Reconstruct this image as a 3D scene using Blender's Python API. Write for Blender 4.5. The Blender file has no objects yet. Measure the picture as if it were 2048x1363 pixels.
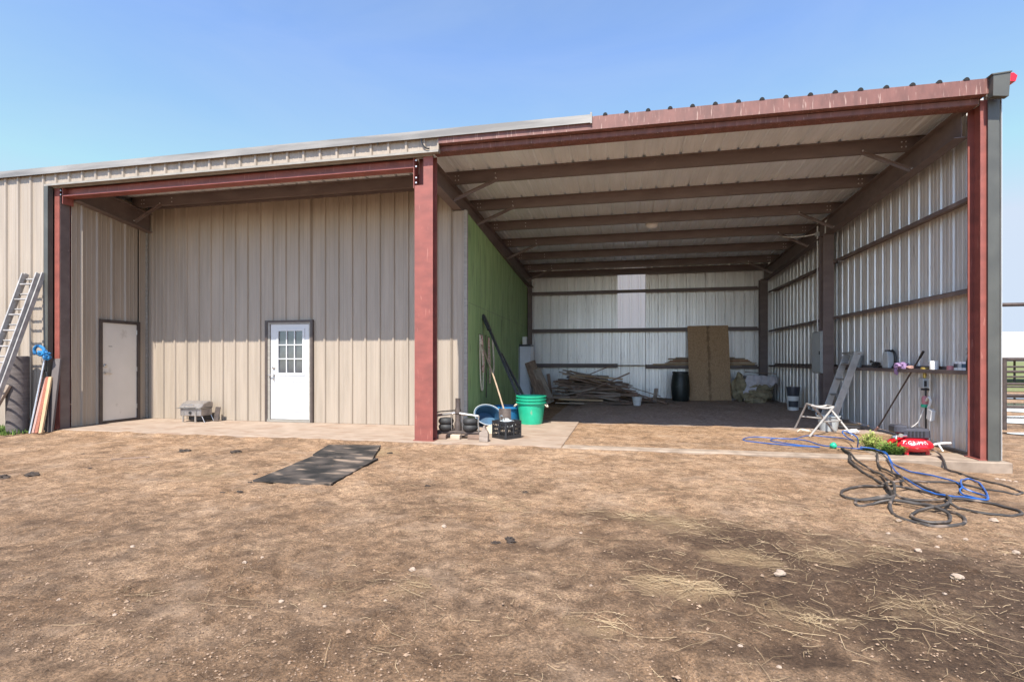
import bpy, bmesh, math, random
import numpy as np
from mathutils import Vector, Matrix, noise as mnoise
R = math.radians
random.seed(7)
rng = np.random.default_rng(7)
S = bpy.context.scene
COL = S.collection

# ------------------------------------------------------------------ camera
cam = bpy.data.cameras.new('camera')
cam.sensor_width = 36
cam.lens = 1042.3 / 2048 * 36
cam.shift_y = (720.7 - 681.5) / 2048
cam.clip_end = 5000
co = bpy.data.objects.new('camera', cam)
COL.objects.link(co)
co.location = (3.093, -7.879, 1.286)
co.rotation_euler = (R(90), 0, R(11.97))
S.camera = co

# ------------------------------------------------------------------ light
SUN_D = Vector((.085, 1, -1.46)).normalized()
W = bpy.data.worlds.new('World')
S.world = W
W.use_nodes = True
nt = W.node_tree
sky = nt.nodes.new('ShaderNodeTexSky')
sky.sky_type = 'NISHITA'
sky.sun_disc = False
sky.sun_elevation = math.asin(-SUN_D.z)
sky.sun_rotation = math.atan2(-SUN_D.x, -SUN_D.y)
sky.altitude = 1100
sky.air_density = .85
sky.dust_density = .6
sky.ozone_density = 2.5
bg = nt.nodes['Background']
wtc = nt.nodes.new('ShaderNodeTexCoord'); wmp = nt.nodes.new('ShaderNodeMapping'); wmp.inputs['Scale'].default_value = (1.6, 1.6, 5.5); wmp.inputs['Rotation'].default_value = (.1, .25, .3)
nt.links.new(wtc.outputs['Generated'], wmp.inputs[0])
wn = nt.nodes.new('ShaderNodeTexNoise'); wn.inputs['Scale'].default_value = 1.5; wn.inputs['Detail'].default_value = 8; wn.inputs['Roughness'].default_value = .58; wn.inputs['Distortion'].default_value = .6
nt.links.new(wmp.outputs[0], wn.inputs[0])
wr = nt.nodes.new('ShaderNodeMapRange'); wr.inputs[1].default_value = .40; wr.inputs[2].default_value = .85; wr.inputs[4].default_value = .20
nt.links.new(wn.outputs[0], wr.inputs[0])
wm = nt.nodes.new('ShaderNodeMix'); wm.data_type = 'RGBA'
nt.links.new(wr.outputs[0], wm.inputs[0]); nt.links.new(sky.outputs[0], wm.inputs[6]); wm.inputs[7].default_value = (1.75, 2.1, 2.5, 1)
wsx = nt.nodes.new('ShaderNodeSeparateXYZ'); nt.links.new(wtc.outputs['Generated'], wsx.inputs[0])
wnr = nt.nodes.new('ShaderNodeMapRange'); wnr.interpolation_type = 'SMOOTHSTEP'; wnr.inputs[1].default_value = -.35; wnr.inputs[2].default_value = .15
nt.links.new(wsx.outputs[1], wnr.inputs[0])
wdk = nt.nodes.new('ShaderNodeMix'); wdk.data_type = 'RGBA'; wdk.blend_type = 'DARKEN'
nt.links.new(wnr.outputs[0], wdk.inputs[0]); nt.links.new(wm.outputs[2], wdk.inputs[6]); wdk.inputs[7].default_value = (1.85, 2.15, 2.6, 1)
nt.links.new(wdk.outputs[2], bg.inputs[0])
bg.inputs[1].default_value = .15
sun = bpy.data.lights.new('sun', 'SUN')
sun.energy = 4.0
sun.angle = R(.5)
sun.color = (1, .95, .87)
so = bpy.data.objects.new('sun', sun)
COL.objects.link(so)
so.rotation_euler = SUN_D.to_track_quat('-Z', 'Y').to_euler()
so.location = (0, -20, 30)
S.view_settings.view_transform = 'Standard'
S.view_settings.look = 'None'
S.view_settings.exposure = 1.28
S.view_settings.gamma = 1
S.render.engine = 'CYCLES'
S.cycles.max_bounces = 10
S.cycles.diffuse_bounces = 8

# ------------------------------------------------------------------ materials
MATS = {}
def mat(name, c1, c2=None, rough=.6, metal=0., scale=8., stretch=(1, 1, 1), bump=0., bscale=60., detail=6, lo=.35, hi=.65, spots=None, spec=.5, coat=0):
    m = bpy.data.materials.new(name); MATS[name] = m
    m.use_nodes = True
    n = m.node_tree; b = n.nodes['Principled BSDF']
    b.inputs['Roughness'].default_value = rough
    b.inputs['Metallic'].default_value = metal
    b.inputs['Specular IOR Level'].default_value = spec
    b.inputs['Coat Weight'].default_value = coat
    if c2 is None: c2 = tuple(x * .8 for x in c1)
    tc = n.nodes.new('ShaderNodeTexCoord')
    mp = n.nodes.new('ShaderNodeMapping'); mp.inputs['Scale'].default_value = stretch
    n.links.new(tc.outputs['Object'], mp.inputs[0])
    nz = n.nodes.new('ShaderNodeTexNoise'); nz.inputs['Scale'].default_value = scale; nz.inputs['Detail'].default_value = detail
    n.links.new(mp.outputs[0], nz.inputs[0])
    cr = n.nodes.new('ShaderNodeValToRGB')
    cr.color_ramp.elements[0].position = lo; cr.color_ramp.elements[0].color = (*c2, 1)
    cr.color_ramp.elements[1].position = hi; cr.color_ramp.elements[1].color = (*c1, 1)
    n.links.new(nz.outputs[0], cr.inputs[0])
    out = cr.outputs[0]
    if spots:                                        # (colour, scale, threshold, stretch)
        col, sc, th, st = spots
        mp2 = n.nodes.new('ShaderNodeMapping'); mp2.inputs['Scale'].default_value = st
        n.links.new(tc.outputs['Object'], mp2.inputs[0])
        n2 = n.nodes.new('ShaderNodeTexNoise'); n2.inputs['Scale'].default_value = sc; n2.inputs['Detail'].default_value = 4
        n.links.new(mp2.outputs[0], n2.inputs[0])
        r2 = n.nodes.new('ShaderNodeValToRGB')
        r2.color_ramp.elements[0].position = th; r2.color_ramp.elements[1].position = min(1, th + .08)
        n.links.new(n2.outputs[0], r2.inputs[0])
        mx = n.nodes.new('ShaderNodeMix'); mx.data_type = 'RGBA'
        n.links.new(r2.outputs[0], mx.inputs[0]); n.links.new(out, mx.inputs[6]); mx.inputs[7].default_value = (*col, 1)
        out = mx.outputs[2]
    n.links.new(out, b.inputs['Base Color'])
    if bump:
        nb = n.nodes.new('ShaderNodeTexNoise'); nb.inputs['Scale'].default_value = bscale; nb.inputs['Detail'].default_value = 5
        n.links.new(mp.outputs[0], nb.inputs[0])
        bp = n.nodes.new('ShaderNodeBump'); bp.inputs['Strength'].default_value = bump; bp.inputs['Distance'].default_value = .01
        n.links.new(nb.outputs[0], bp.inputs['Height']); n.links.new(bp.outputs[0], b.inputs['Normal'])
    return m
mat('tan_paint', (.35, .288, .225), (.295, .243, .188), rough=.45, scale=1.4, stretch=(6, 6, .5), bump=.05, bscale=8, spots=((.33, .285, .235), 5, .66, (9, 9, .5)))
mat('tan_trim', (.30, .275, .235), (.23, .21, .18), rough=.5, scale=3, stretch=(2, 2, 8))
mat('worn_flashing', (.27, .255, .235), (.15, .142, .132), rough=.5, scale=1.2, stretch=(.6, 2, 6), lo=.4, hi=.6)
mat('grey_trim', (.082, .082, .07), (.06, .06, .052), rough=.5, scale=3)
mat('liner', (.82, .80, .78), (.66, .64, .62), rough=.36, metal=.4, scale=1.5, stretch=(5, 5, .35), bump=.04, bscale=10, spots=((.42, .40, .385), 4, .63, (10, 10, .6)))
mat('roof_liner', (.86, .90, .94), (.76, .80, .84), rough=.40, metal=.35, scale=1.5, stretch=(3, .6, 1))
mat('white_panel', (.95, .92, .89), (.92, .89, .86), rough=.5, scale=2, stretch=(5, 5, .4))
mat('red_primer', (.265, .075, .056), (.19, .056, .043), rough=.55, scale=2.2, stretch=(1.5, 1.5, 3), bump=.05, bscale=30, spots=((.33, .13, .10), 6, .63, (6, 6, .7)))
mat('weathered_primer', (.185, .075, .06), (.12, .05, .04), rough=.6, scale=3, stretch=(3, 3, 1), bump=.05, bscale=30, spots=((.31, .20, .165), 9, .60, (5, 5, .55)))
mat('shaded_primer', (.155, .118, .108), (.12, .09, .082), rough=.55, scale=2, stretch=(1, 2, 3), spots=((.20, .15, .135), 8, .66, (2, 2, 4)))  # darker, greyer copy of the red primer, with interior shade in its colour
mat('bolt_zinc', (.62, .6, .58), rough=.35, metal=.6)
mat('black_foam', (.012, .012, .012), rough=.9)
mat('green_paint', (.31, .45, .20), (.22, .345, .145), rough=.7, scale=2, stretch=(3, 3, .5), spots=((.15, .20, .11), 3.2, .60, (4, 4, .45)))
mat('concrete', (.315, .24, .182), (.255, .19, .14), rough=.85, scale=3, bump=.15, bscale=80, spots=((.24, .165, .115), 2.4, .54, (1, 2.2, 1)))
mat('foundation', (.31, .24, .18), (.20, .15, .11), rough=.9, scale=5, bump=.25, bscale=50)
mat('white_door', (.56, .56, .555), (.53, .53, .52), rough=.35, scale=2, spots=((.50, .47, .43), 5, .68, (1, 1, .5)))
mat('beige_door', (.66, .61, .54), (.61, .565, .495), rough=.4, scale=2, spots=((.5, .45, .38), 4, .66, (1, 1, .6)))
mat('door_trim', (.075, .055, .045), (.055, .04, .034), rough=.5)
mat('chrome', (.62, .6, .57), (.5, .48, .45), rough=.28, metal=.9)
mat('dark_glass', (.06, .065, .075), (.04, .045, .055), rough=.05, spec=.8)
mat('aluminium', (.56, .55, .54), (.44, .43, .42), rough=.42, metal=.75, scale=10)
mat('dull_aluminium', (.40, .38, .36), (.27, .255, .245), rough=.6, metal=.25, scale=8)
mat('conduit_metal', (.72, .72, .71), (.62, .62, .61), rough=.4, metal=.1)
mat('galvanized', (.50, .52, .53), (.40, .42, .43), rough=.45, metal=.35, scale=10)
mat('grey_enamel', (.42, .45, .46), (.37, .40, .41), rough=.4, scale=3)
mat('black_rubber', (.03, .029, .028), (.018, .018, .018), rough=.65, scale=10, bump=.2, bscale=60)
mat('dusty_rubber', (.085, .07, .06), (.018, .0175, .017), rough=.7, spec=.2, scale=2.6, stretch=(1, 1, 1), lo=.40, hi=.62, bump=.25, bscale=70, spots=((.24, .18, .135), 2.3, .55, (.8, 2, 1)))
mat('black_plastic', (.022, .022, .024), (.016, .016, .017), rough=.4, scale=6)
mat('charcoal_plastic', (.055, .055, .068), (.035, .035, .045), rough=.38, scale=6)
mat('brown_hose', (.06, .049, .042), (.03, .026, .023), rough=.6, scale=9, spots=((.17, .125, .095), 7, .58, (1, 1, 1)))
mat('blue_hose', (.018, .10, .34), (.012, .065, .24), rough=.35, scale=6)
mat('blue_plastic', (.02, .19, .42), (.015, .12, .28), rough=.4, scale=4)
mat('faded_blue_plastic', (.03, .095, .165), (.02, .055, .10), rough=.5, scale=6)
mat('green_plastic', (.018, .42, .24), (.014, .34, .19), rough=.38, scale=5, spots=((.20, .33, .22), 3.5, .66, (3, 3, 1)))
mat('red_enamel', (.56, .012, .022), (.50, .01, .018), rough=.22, scale=4, coat=.3)
mat('white_plastic', (.72, .71, .69), (.64, .63, .6), rough=.45, scale=5)
mat('print_white', (.8, .78, .76), (.78, .75, .74), rough=.5)
mat('dark_barrel', (.022, .028, .026), (.014, .018, .017), rough=.45, scale=4, spots=((.06, .062, .058), 4, .62, (1, 1, 1)))
mat('old_wood', (.28, .19, .14), (.15, .10, .072), rough=.85, scale=5, stretch=(1, 6, 6), bump=.2, bscale=30)
mat('grey_wood', (.34, .275, .225), (.21, .165, .13), rough=.85, scale=5, stretch=(1, 6, 6), bump=.2, bscale=30)
mat('tan_wood', (.50, .345, .20), (.38, .25, .14), rough=.75, scale=5, stretch=(1, 7, 7), bump=.12, bscale=30)
mat('pale_wood', (.52, .42, .32), (.40, .31, .22), rough=.8, scale=5, stretch=(1, 7, 7), bump=.12, bscale=30)
mat('redwood', (.32, .115, .07), (.22, .08, .05), rough=.75, scale=5, stretch=(7, 7, 1), bump=.12, bscale=30)
mat('pink_wood', (.42, .25, .21), (.33, .19, .16), rough=.75, scale=5, stretch=(7, 7, 1))
mat('handle_wood', (.36, .265, .18), (.26, .185, .12), rough=.6, scale=9)
mat('rope_cotton', (.66, .58, .46), (.5, .43, .33), rough=.9, scale=40)
mat('rope_red', (.42, .20, .16), (.60, .48, .40), rough=.9, scale=30)
mat('steel_rust', (.10, .075, .062), (.06, .047, .042), rough=.65, metal=.3, scale=14, bump=.15)
mat('grill_steel', (.40, .37, .35), (.29, .265, .25), rough=.38, metal=.7, scale=9)
mat('white_enamel', (.62, .64, .70), (.54, .56, .62), rough=.3, scale=2.5, spots=((.16, .16, .17), 2.2, .66, (1, 1, .7)))
mat('white_tarp', (.60, .57, .60), (.46, .43, .45), rough=.6, scale=7, bump=.15, bscale=14)
mat('olive_sack', (.36, .30, .19), (.22, .18, .11), rough=.9, scale=6, bump=.4, bscale=30)
mat('felt_paper', (.135, .115, .108), (.095, .08, .076), rough=.85, scale=3, stretch=(1, 1, 9))
mat('brass', (.55, .40, .10), (.42, .30, .08), rough=.4, metal=.5)
mat('purple_cloth', (.36, .24, .42), (.24, .15, .30), rough=.9, scale=25)
mat('pink_plastic', (.55, .22, .24), (.45, .17, .19), rough=.5)
mat('rock', (.37, .285, .215), (.26, .195, .15), rough=.9, scale=25, bump=.3, bscale=60)
mat('dung', (.055, .038, .028), (.028, .02, .015), rough=.95, scale=25, bump=.5, bscale=60)
mat('straw_pale', (.44, .325, .19), (.22, .15, .08), rough=.75, scale=3)
mat('pebble', (.33, .225, .15), (.13, .085, .055), rough=.95, scale=6)
mat('grass_green', (.18, .28, .05), (.10, .17, .03), rough=.7, scale=20)
mat('weed_green', (.36, .40, .10), (.22, .28, .06), rough=.7, scale=15)
mat('pipe_rust', (.085, .06, .05), (.05, .037, .033), rough=.7, metal=.2, scale=10)
mat('shed_white', (.85, .85, .85), (.83, .83, .83), rough=.4)
mat('field_green', (.115, .155, .04), (.155, .145, .05), rough=.95, scale=.12)
mat('hill_tone', (.10, .13, .15), (.075, .10, .10), rough=1, scale=.02)
mat('water', (.045, .04, .038), rough=.04, spec=.7)

def translucent(name):
    m = MATS[name]; n = m.node_tree; b = n.nodes['Principled BSDF']
    t = n.nodes.new('ShaderNodeBsdfTranslucent'); t.inputs[0].default_value = (.95, .93, .90, 1)
    x = n.nodes.new('ShaderNodeMixShader'); x.inputs[0].default_value = .82
    n.links.new(b.outputs[0], x.inputs[1]); n.links.new(t.outputs[0], x.inputs[2])
    n.links.new(x.outputs[0], n.nodes['Material Output'].inputs[0])
translucent('white_panel')
def osb():
    m = mat('osb', (.42, .28, .15), (.20, .125, .065), rough=.8, bump=.1)
    n = m.node_tree; b = n.nodes['Principled BSDF']
    tc = n.nodes.new('ShaderNodeTexCoord'); mp = n.nodes.new('ShaderNodeMapping'); mp.inputs['Scale'].default_value = (1.6, 1, 1)
    n.links.new(tc.outputs['Object'], mp.inputs[0])
    v = n.nodes.new('ShaderNodeTexVoronoi'); v.inputs['Scale'].default_value = 42
    n.links.new(mp.outputs[0], v.inputs[0])
    sep = n.nodes.new('ShaderNodeSeparateColor'); n.links.new(v.outputs['Color'], sep.inputs[0])
    cr = n.nodes.new('ShaderNodeValToRGB')
    cr.color_ramp.elements[0].position = 0; cr.color_ramp.elements[0].color = (.30, .185, .10, 1)
    cr.color_ramp.elements[1].position = 1; cr.color_ramp.elements[1].color = (.47, .315, .18, 1)
    e = cr.color_ramp.elements.new(.35); e.color = (.385, .25, .14, 1)
    n.links.new(sep.outputs[0], cr.inputs[0])
    sx = n.nodes.new('ShaderNodeSeparateXYZ'); n.links.new(tc.outputs['Object'], sx.inputs[0])
    ab = n.nodes.new('ShaderNodeMath'); ab.operation = 'ABSOLUTE'; n.links.new(sx.outputs[0], ab.inputs[0])
    st = n.nodes.new('ShaderNodeTexNoise'); st.inputs['Scale'].default_value = 6; st.inputs['Detail'].default_value = 6; n.links.new(tc.outputs['Object'], st.inputs[0])
    sb = n.nodes.new('ShaderNodeMath'); sb.operation = 'MULTIPLY_ADD'; n.links.new(st.outputs[0], sb.inputs[0]); sb.inputs[1].default_value = -.2; n.links.new(ab.outputs[0], sb.inputs[2])
    mr = n.nodes.new('ShaderNodeMapRange'); mr.inputs[1].default_value = -.09; mr.inputs[2].default_value = -.04; mr.inputs[3].default_value = .6; mr.inputs[4].default_value = 0; n.links.new(sb.outputs[0], mr.inputs[0])
    mx = n.nodes.new('ShaderNodeMix'); mx.data_type = 'RGBA'; n.links.new(mr.outputs[0], mx.inputs[0]); n.links.new(cr.outputs[0], mx.inputs[6]); mx.inputs[7].default_value = (.10, .055, .03, 1)
    n.links.new(mx.outputs[2], b.inputs['Base Color'])
osb()

# ------------------------------------------------------------------ mesh builder
class MB:
    def __init__(s): s.v = []; s.f = []; s.m = []
    def add(s, vs, fs, mi=0):
        o = len(s.v); s.v += [tuple(v) for v in vs]
        for f in fs: s.f.append(tuple(i + o for i in f)); s.m.append(mi)
        return s
    def box(s, a, b, mi=0, M=None):
        x0, y0, z0 = a; x1, y1, z1 = b
        vs = [(x0, y0, z0), (x1, y0, z0), (x1, y1, z0), (x0, y1, z0), (x0, y0, z1), (x1, y0, z1), (x1, y1, z1), (x0, y1, z1)]
        if M: vs = [M @ Vector(v) for v in vs]
        return s.add(vs, [(3, 2, 1, 0), (4, 5, 6, 7), (0, 1, 5, 4), (1, 2, 6, 5), (2, 3, 7, 6), (3, 0, 4, 7)], mi)
    def bar(s, p, q, w, h, mi=0, up=(0, 0, 1), bev=0):       # box from p to q, w across, h along up
        p, q = Vector(p), Vector(q); d = (q - p).normalized(); u = Vector(up)
        x = d.cross(u)
        if x.length < 1e-4: x = d.cross(Vector((0, 1, 0)))
        x.normalize(); u = x.cross(d).normalized()
        pr = [(-w / 2, -h / 2), (w / 2, -h / 2), (w / 2, h / 2), (-w / 2, h / 2)]
        vs = [p + x * a + u * b for a, b in pr] + [q + x * a + u * b for a, b in pr]
        return s.add(vs, [(0, 1, 2, 3), (7, 6, 5, 4), (0, 4, 5, 1), (1, 5, 6, 2), (2, 6, 7, 3), (3, 7, 4, 0)], mi)
    def prism(s, pts, a, b, axis=1, mi=0):                   # 2-D outline extruded along an axis
        n = len(pts)
        def P(u, v, t): return {0: (t, u, v), 1: (u, t, v), 2: (u, v, t)}[axis]
        vs = [P(u, v, a) for u, v in pts] + [P(u, v, b) for u, v in pts]
        fs = [tuple(range(n - 1, -1, -1)), tuple(range(n, 2 * n))] + [(i, (i + 1) % n, (i + 1) % n + n, i + n) for i in range(n)]
        return s.add(vs, fs, mi)
    def tube(s, pts, r, n=8, mi=0, smooth=0, cap=True, closed=False):
        P = [Vector(p) for p in pts]
        if smooth: P = catmull(P, smooth, closed)
        rr = r if callable(r) else (lambda t: r)
        m = len(P); rings = []; up = None
        for i in range(m):
            a = P[i - 1] if (i or closed) else P[i]; b = P[(i + 1) % m] if (i < m - 1 or closed) else P[i]
            d = (b - a)
            d = d.normalized() if d.length > 1e-9 else Vector((0, 0, 1))
            if up is None:
                up = d.orthogonal().normalized()
            up = (up - d * up.dot(d))
            up = up.normalized() if up.length > 1e-6 else d.orthogonal().normalized()
            sd = d.cross(up); q = rr(i / max(1, m - 1))
            rings.append([P[i] + (up * math.cos(t) + sd * math.sin(t)) * q for t in [2 * math.pi * k / n for k in range(n)]])
        vs = [v for g in rings for v in g]; fs = []
        for i in range(m if closed else m - 1):
            j = (i + 1) % m
            for k in range(n):
                l = (k + 1) % n
                fs.append((i * n + k, i * n + l, j * n + l, j * n + k))
        if cap and not closed: fs += [tuple(range(n - 1, -1, -1)), tuple((m - 1) * n + k for k in range(n))]
        return s.add(vs, fs, mi)
    def lathe(s, prof, c=(0, 0, 0), n=24, mi=0, M=None, sx=1, sy=1):
        vs = []; fs = []; m = len(prof)
        for r, z in prof:
            for k in range(n):
                t = 2 * math.pi * k / n
                v = Vector((r * math.cos(t) * sx, r * math.sin(t) * sy, z))
                if M: v = M @ v
                vs.append(v + Vector(c))
        for i in range(m - 1):
            for k in range(n):
                l = (k + 1) % n
                fs.append((i * n + k, i * n + l, (i + 1) * n + l, (i + 1) * n + k))
        if prof[0][0] > 1e-6: fs.append(tuple(range(n - 1, -1, -1)))
        if prof[-1][0] > 1e-6: fs.append(tuple((m - 1) * n + k for k in range(n)))
        return s.add(vs, fs, mi)
    def lump(s, c, r, seed=0, amp=.25, sub=3, fr=1.6, mi=0):
        bm = bmesh.new(); bmesh.ops.create_icosphere(bm, subdivisions=sub, radius=1)
        vs = []
        for v in bm.verts:
            d = v.co.normalized()
            k = 1 + amp * mnoise.fractal(d * fr + Vector((seed * 3.1, seed * 1.7, seed)), 1.0, 2.0, 3)
            vs.append((c[0] + d.x * r[0] * k, c[1] + d.y * r[1] * k, c[2] + d.z * r[2] * k))
        fs = [tuple(v.index for v in f.verts) for f in bm.faces]; bm.free()
        return s.add(vs, fs, mi)
    def build(s, name, mats, parent=None, smooth=False, loc=None, bevel=0):
        me = bpy.data.meshes.new(name)
        off = Vector((0, 0, 0))
        p = parent
        while p is not None: off += p.location; p = p.parent
        L = Vector(loc) if loc is not None else Vector((0, 0, 0))
        off += L
        me.from_pydata([tuple(Vector(v) - off) for v in s.v], [], s.f)
        if isinstance(mats, str): mats = [mats]
        for m in mats: me.materials.append(MATS[m])
        if len(mats) > 1: me.polygons.foreach_set('material_index', s.m)
        if smooth: me.polygons.foreach_set('use_smooth', [True] * len(me.polygons))
        me.validate()
        bm = bmesh.new(); bm.from_mesh(me)
        bmesh.ops.recalc_face_normals(bm, faces=bm.faces)
        if bevel: bmesh.ops.bevel(bm, geom=bm.edges[:], offset=bevel, segments=1, affect='EDGES', clamp_overlap=True)
        bm.to_mesh(me); bm.free()
        o = bpy.data.objects.new(name, me); COL.objects.link(o)
        o.location = L
        if parent is not None: o.parent = parent
        if smooth:
            try: me.set_sharp_from_angle(angle=R(42))
            except Exception: pass
        return o

def catmull(P, k, closed=False):
    out = []; n = len(P)
    for i in range(n if closed else n - 1):
        a = P[i - 1] if (i or closed) else P[0]; b = P[i]; c = P[(i + 1) % n]; d = P[(i + 2) % n] if (i + 2 < n or closed) else P[n - 1]
        for j in range(k):
            t = j / k
            out.append(.5 * ((2 * b) + (c - a) * t + (2 * a - 5 * b + 4 * c - d) * t * t + (3 * b - a - 3 * c + d) * t ** 3))
    if not closed: out.append(P[-1])
    return out

def thing(name, label, cat, loc=(0, 0, 0), group=None):
    o = bpy.data.objects.new(name, None); COL.objects.link(o)
    o.location = loc; o.empty_display_size = .1
    return tag(o, label, cat, group)
def tag(o, label, cat, group=None):
    o['label'] = label; o['category'] = cat
    if group: o['group'] = group
    return o
def struct(o, kind='structure'):
    o['kind'] = kind
    return o
def dup(o, loc, label=None, parent=None, rotz=None):
    c = o.copy(); COL.objects.link(c)
    if parent is not None: c.parent = parent
    else: c.location = loc
    if rotz is not None: c.rotation_euler.z = rotz
    if label: c['label'] = label
    for ch in list(o.children): dup(ch, None, None, c)
    return c

# ------------------------------------------------------------------ ground
def vnoise(x, y, sc, seed):
    x = x / sc + seed * 17.13; y = y / sc + seed * 9.71
    xi = np.floor(x).astype(np.int64); yi = np.floor(y).astype(np.int64)
    fx = x - xi; fy = y - yi
    fx = fx * fx * (3 - 2 * fx); fy = fy * fy * (3 - 2 * fy)
    def h(a, b):
        n = (a * 374761393 + b * 668265263 + seed * 1442695) & 0x7fffffff
        n = ((n ^ (n >> 13)) * 1274126177) & 0x7fffffff
        return ((n ^ (n >> 16)) & 0xffff) / 65535.0
    return (h(xi, yi) * (1 - fx) + h(xi + 1, yi) * fx) * (1 - fy) + (h(xi, yi + 1) * (1 - fx) + h(xi + 1, yi + 1) * fx) * fy
def fbm(x, y, sc, seed, o=4):
    t = 0; a = 1; w = 0
    for i in range(o):
        t = t + a * vnoise(x, y, sc / 2 ** i, seed + i); w += a; a *= .55
    return t / w
def sm(x, a, b):
    t = np.clip((x - a) / (b - a), 0, 1)
    return t * t * (3 - 2 * t)
def gz_base(x, y):
    x = np.asarray(x, float); y = np.asarray(y, float)
    out = -.045 - .10 * sm(x, 6.75, 7.5) * sm(y, -1.25, -.35) * (1 - sm(x, 9, 14) * .3)
    ins = sm(y, -.06, .02) * (x > 1.9) * (x < 7.95) * (y < 10.8)
    out = np.where(ins > 0, -.018 + .02 * sm(y, 3, 6), out)
    out = np.where((y > .4) & (x > 7.95), -.13, out)
    return out
def gz(x, y):
    x = np.asarray(x, float); y = np.asarray(y, float)
    h = (fbm(x, y, .9, 3) - .5) * .045 + (fbm(x, y, .2, 11, 4) - .5) * .038 + (fbm(x, y, .07, 15, 2) - .5) * .014
    near_slab = sm(y, -.75, -.1) * (1 - sm(y, .1, .5))
    h = h * (1 - .7 * near_slab)
    inside = (x > 1.9) & (x < 7.95) & (y > -.06) & (y < 10.8)
    h = np.where(inside, h * (.25 + 1.5 * sm(y, 2.6, 4)), h)
    edge = np.exp(-((y + .13) / .12) ** 2) * (x > -7.6) * (x < 6.6) * (1 - .55 * sm(x, 1.9, 2.5)) * (.036 + (fbm(x, y, .35, 71, 4) - .5) * .075)
    return gz_base(x, y) + h + np.where(y < .1, edge, 0)
DAMP = [(-0.46, -4.93, 0.42, 0.43), (-0.51, -5.44, 0.18, 0.35), (-0.36, -5.3, 0.28, 0.3), (0.79, -5.4, 0.25, 0.2), (1.41, -5.2, 0.2, 0.14), (-0.01, -3.81, 0.62, 0.21), (-0.55, -4.46, 0.23, 0.18), (2.99, -3.3, 0.56, 0.24), (3.44, -3.42, 0.5, 0.25), (3.21, -4.2, 0.48, 0.29), (2.44, -5.12, 0.3, 0.12), (3.86, -3.64, 0.61, 0.44), (4.18, -3.9, 0.43, 0.44), (4.76, -4.13, 0.83, 0.5), (5.14, -4.28, 0.53, 0.66), (4.06, -4.7, 0.47, 0.25), (4.51, -5.03, 0.5, 0.35), (1.78, -2.77, 0.55, 0.18), (2.58, -4.13, 0.43, 0.17), (-2.4, -4.12, 0.23, 0.32), (1.14, -2.91, 0.2, 0.12), (3.45, -5.3, 0.29, 0.14), (3.88, -5.3, 0.22, 0.12), (4.48, -5.29, 0.33, 0.14), (4.29, -4.88, 0.39, 0.19), (2.25, -4.13, 0.09, 0.07), (-0.21, -4.78, 0.43, 0.3), (0.73, -3.28, 0.19, 0.15), (5.7, -4.4, .8, .7), (6.3, -4.6, .8, .8)]
STRAW = [(-1.66, -2.54, 0.66, 0.45, 1), (1.89, -4.97, 0.25, 0.14, 1.2), (3.45, -4.67, 0.26, 0.18, 2), (3.34, -4.62, 0.17, 0.09, 2), (2.06, -3.31, 0.32, 0.13, 1), (-0.33, -0.92, 0.29, 0.33, 1.6), (3.94, -4.09, 0.31, 0.22, 1.5), (4.44, -3.89, 0.25, 0.2, 1.3), (3.64, -4.73, 0.2, 0.07, 1.5), (0.65, -0.67, 0.44, 0.25, .6), (2.93, -5.17, 0.21, 0.07, 1.2), (3.52, -3.4, 0.54, 0.31, 1.2), (4.04, -4.94, 0.32, 0.24, 1.2), (4.68, -4.69, 0.35, 0.29, 1.1), (0.43, -5.38, 0.34, 0.14, .5), (3.16, -3.26, 0.39, 0.15, 1), (1.76, -3.07, 0.28, 0.11, 1), (1.49, -5.12, 0.12, 0.11, 1), (5.02, 2.5, 2.4, 0.6, .35), (4.95, 0.45, 1.6, 0.3, .35), (4.83, -3.76, 0.35, 0.23, 1)]
def axis_samples(segs):
    out = []
    for a, b, d in segs:
        n = max(1, round((b - a) / d)); out += list(np.linspace(a, b, n, endpoint=False))
    return np.array(out + [segs[-1][1]])
gx = axis_samples([(-900, -60, 120), (-60, -12, 6), (-12, -4, .12), (-4, 8, .026), (8, 14, .2), (14, 60, 4), (60, 900, 120)])
gy = axis_samples([(-60, -9, 6), (-9, -6, .2), (-6, -2.2, .02), (-2.2, .2, .035), (.2, 5, .07), (5, 11, .07), (11, 40, 3), (40, 1500, 140)])
GX, GY = np.meshgrid(gx, gy)
GZ = gz(GX, GY)
fade = (np.abs(GX) < 16) & (GY > -10) & (GY < 12)
GZ = np.where(fade, GZ, -.14)
dmp = np.zeros_like(GX)
wx = GX + (fbm(GX, GY, .5, 21) - .5) * .5; wy = GY + (fbm(GX, GY, .5, 31) - .5) * .34
for x, y, a, b in DAMP:
    wgt = .42 if x < 2.3 else (.7 if x < 3.7 else 1.0)
    d = np.sqrt(((wx - x) / (a * 1.15)) ** 2 + ((wy - y) / (b * 1.15)) ** 2)
    dmp = np.maximum(dmp, wgt * (1 - sm(d, .2, 1.6)))
dmp = np.clip(dmp * (.6 + .75 * fbm(GX, GY, .22, 41)), 0, 1)
dmp = np.maximum(dmp, .46 * sm(fbm(GX, GY, .9, 51), .50, .75))
wide = (1 - sm(np.sqrt(((wx - 5.0) / 2.6) ** 2 + ((wy + 4.45) / 1.3) ** 2), .35, 1.3))
dmp = np.maximum(dmp, .85 * wide)
dmp = np.maximum(dmp, .44 * (1 - sm(wy, -4.4, -2.7)))
bed = ((GX > 1.5) & (GX < 7.95) & (GY > 1) & (GY < 11)) * sm(GY + (fbm(GX, GY, .8, 61) - .5) * .9 - np.interp(GX, [0, 2, 4, 6, 8], [2.6, 3.2, 3.1, 2.9, 2.5]), -.1, .25)
straw_a = np.zeros_like(GX)
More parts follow.
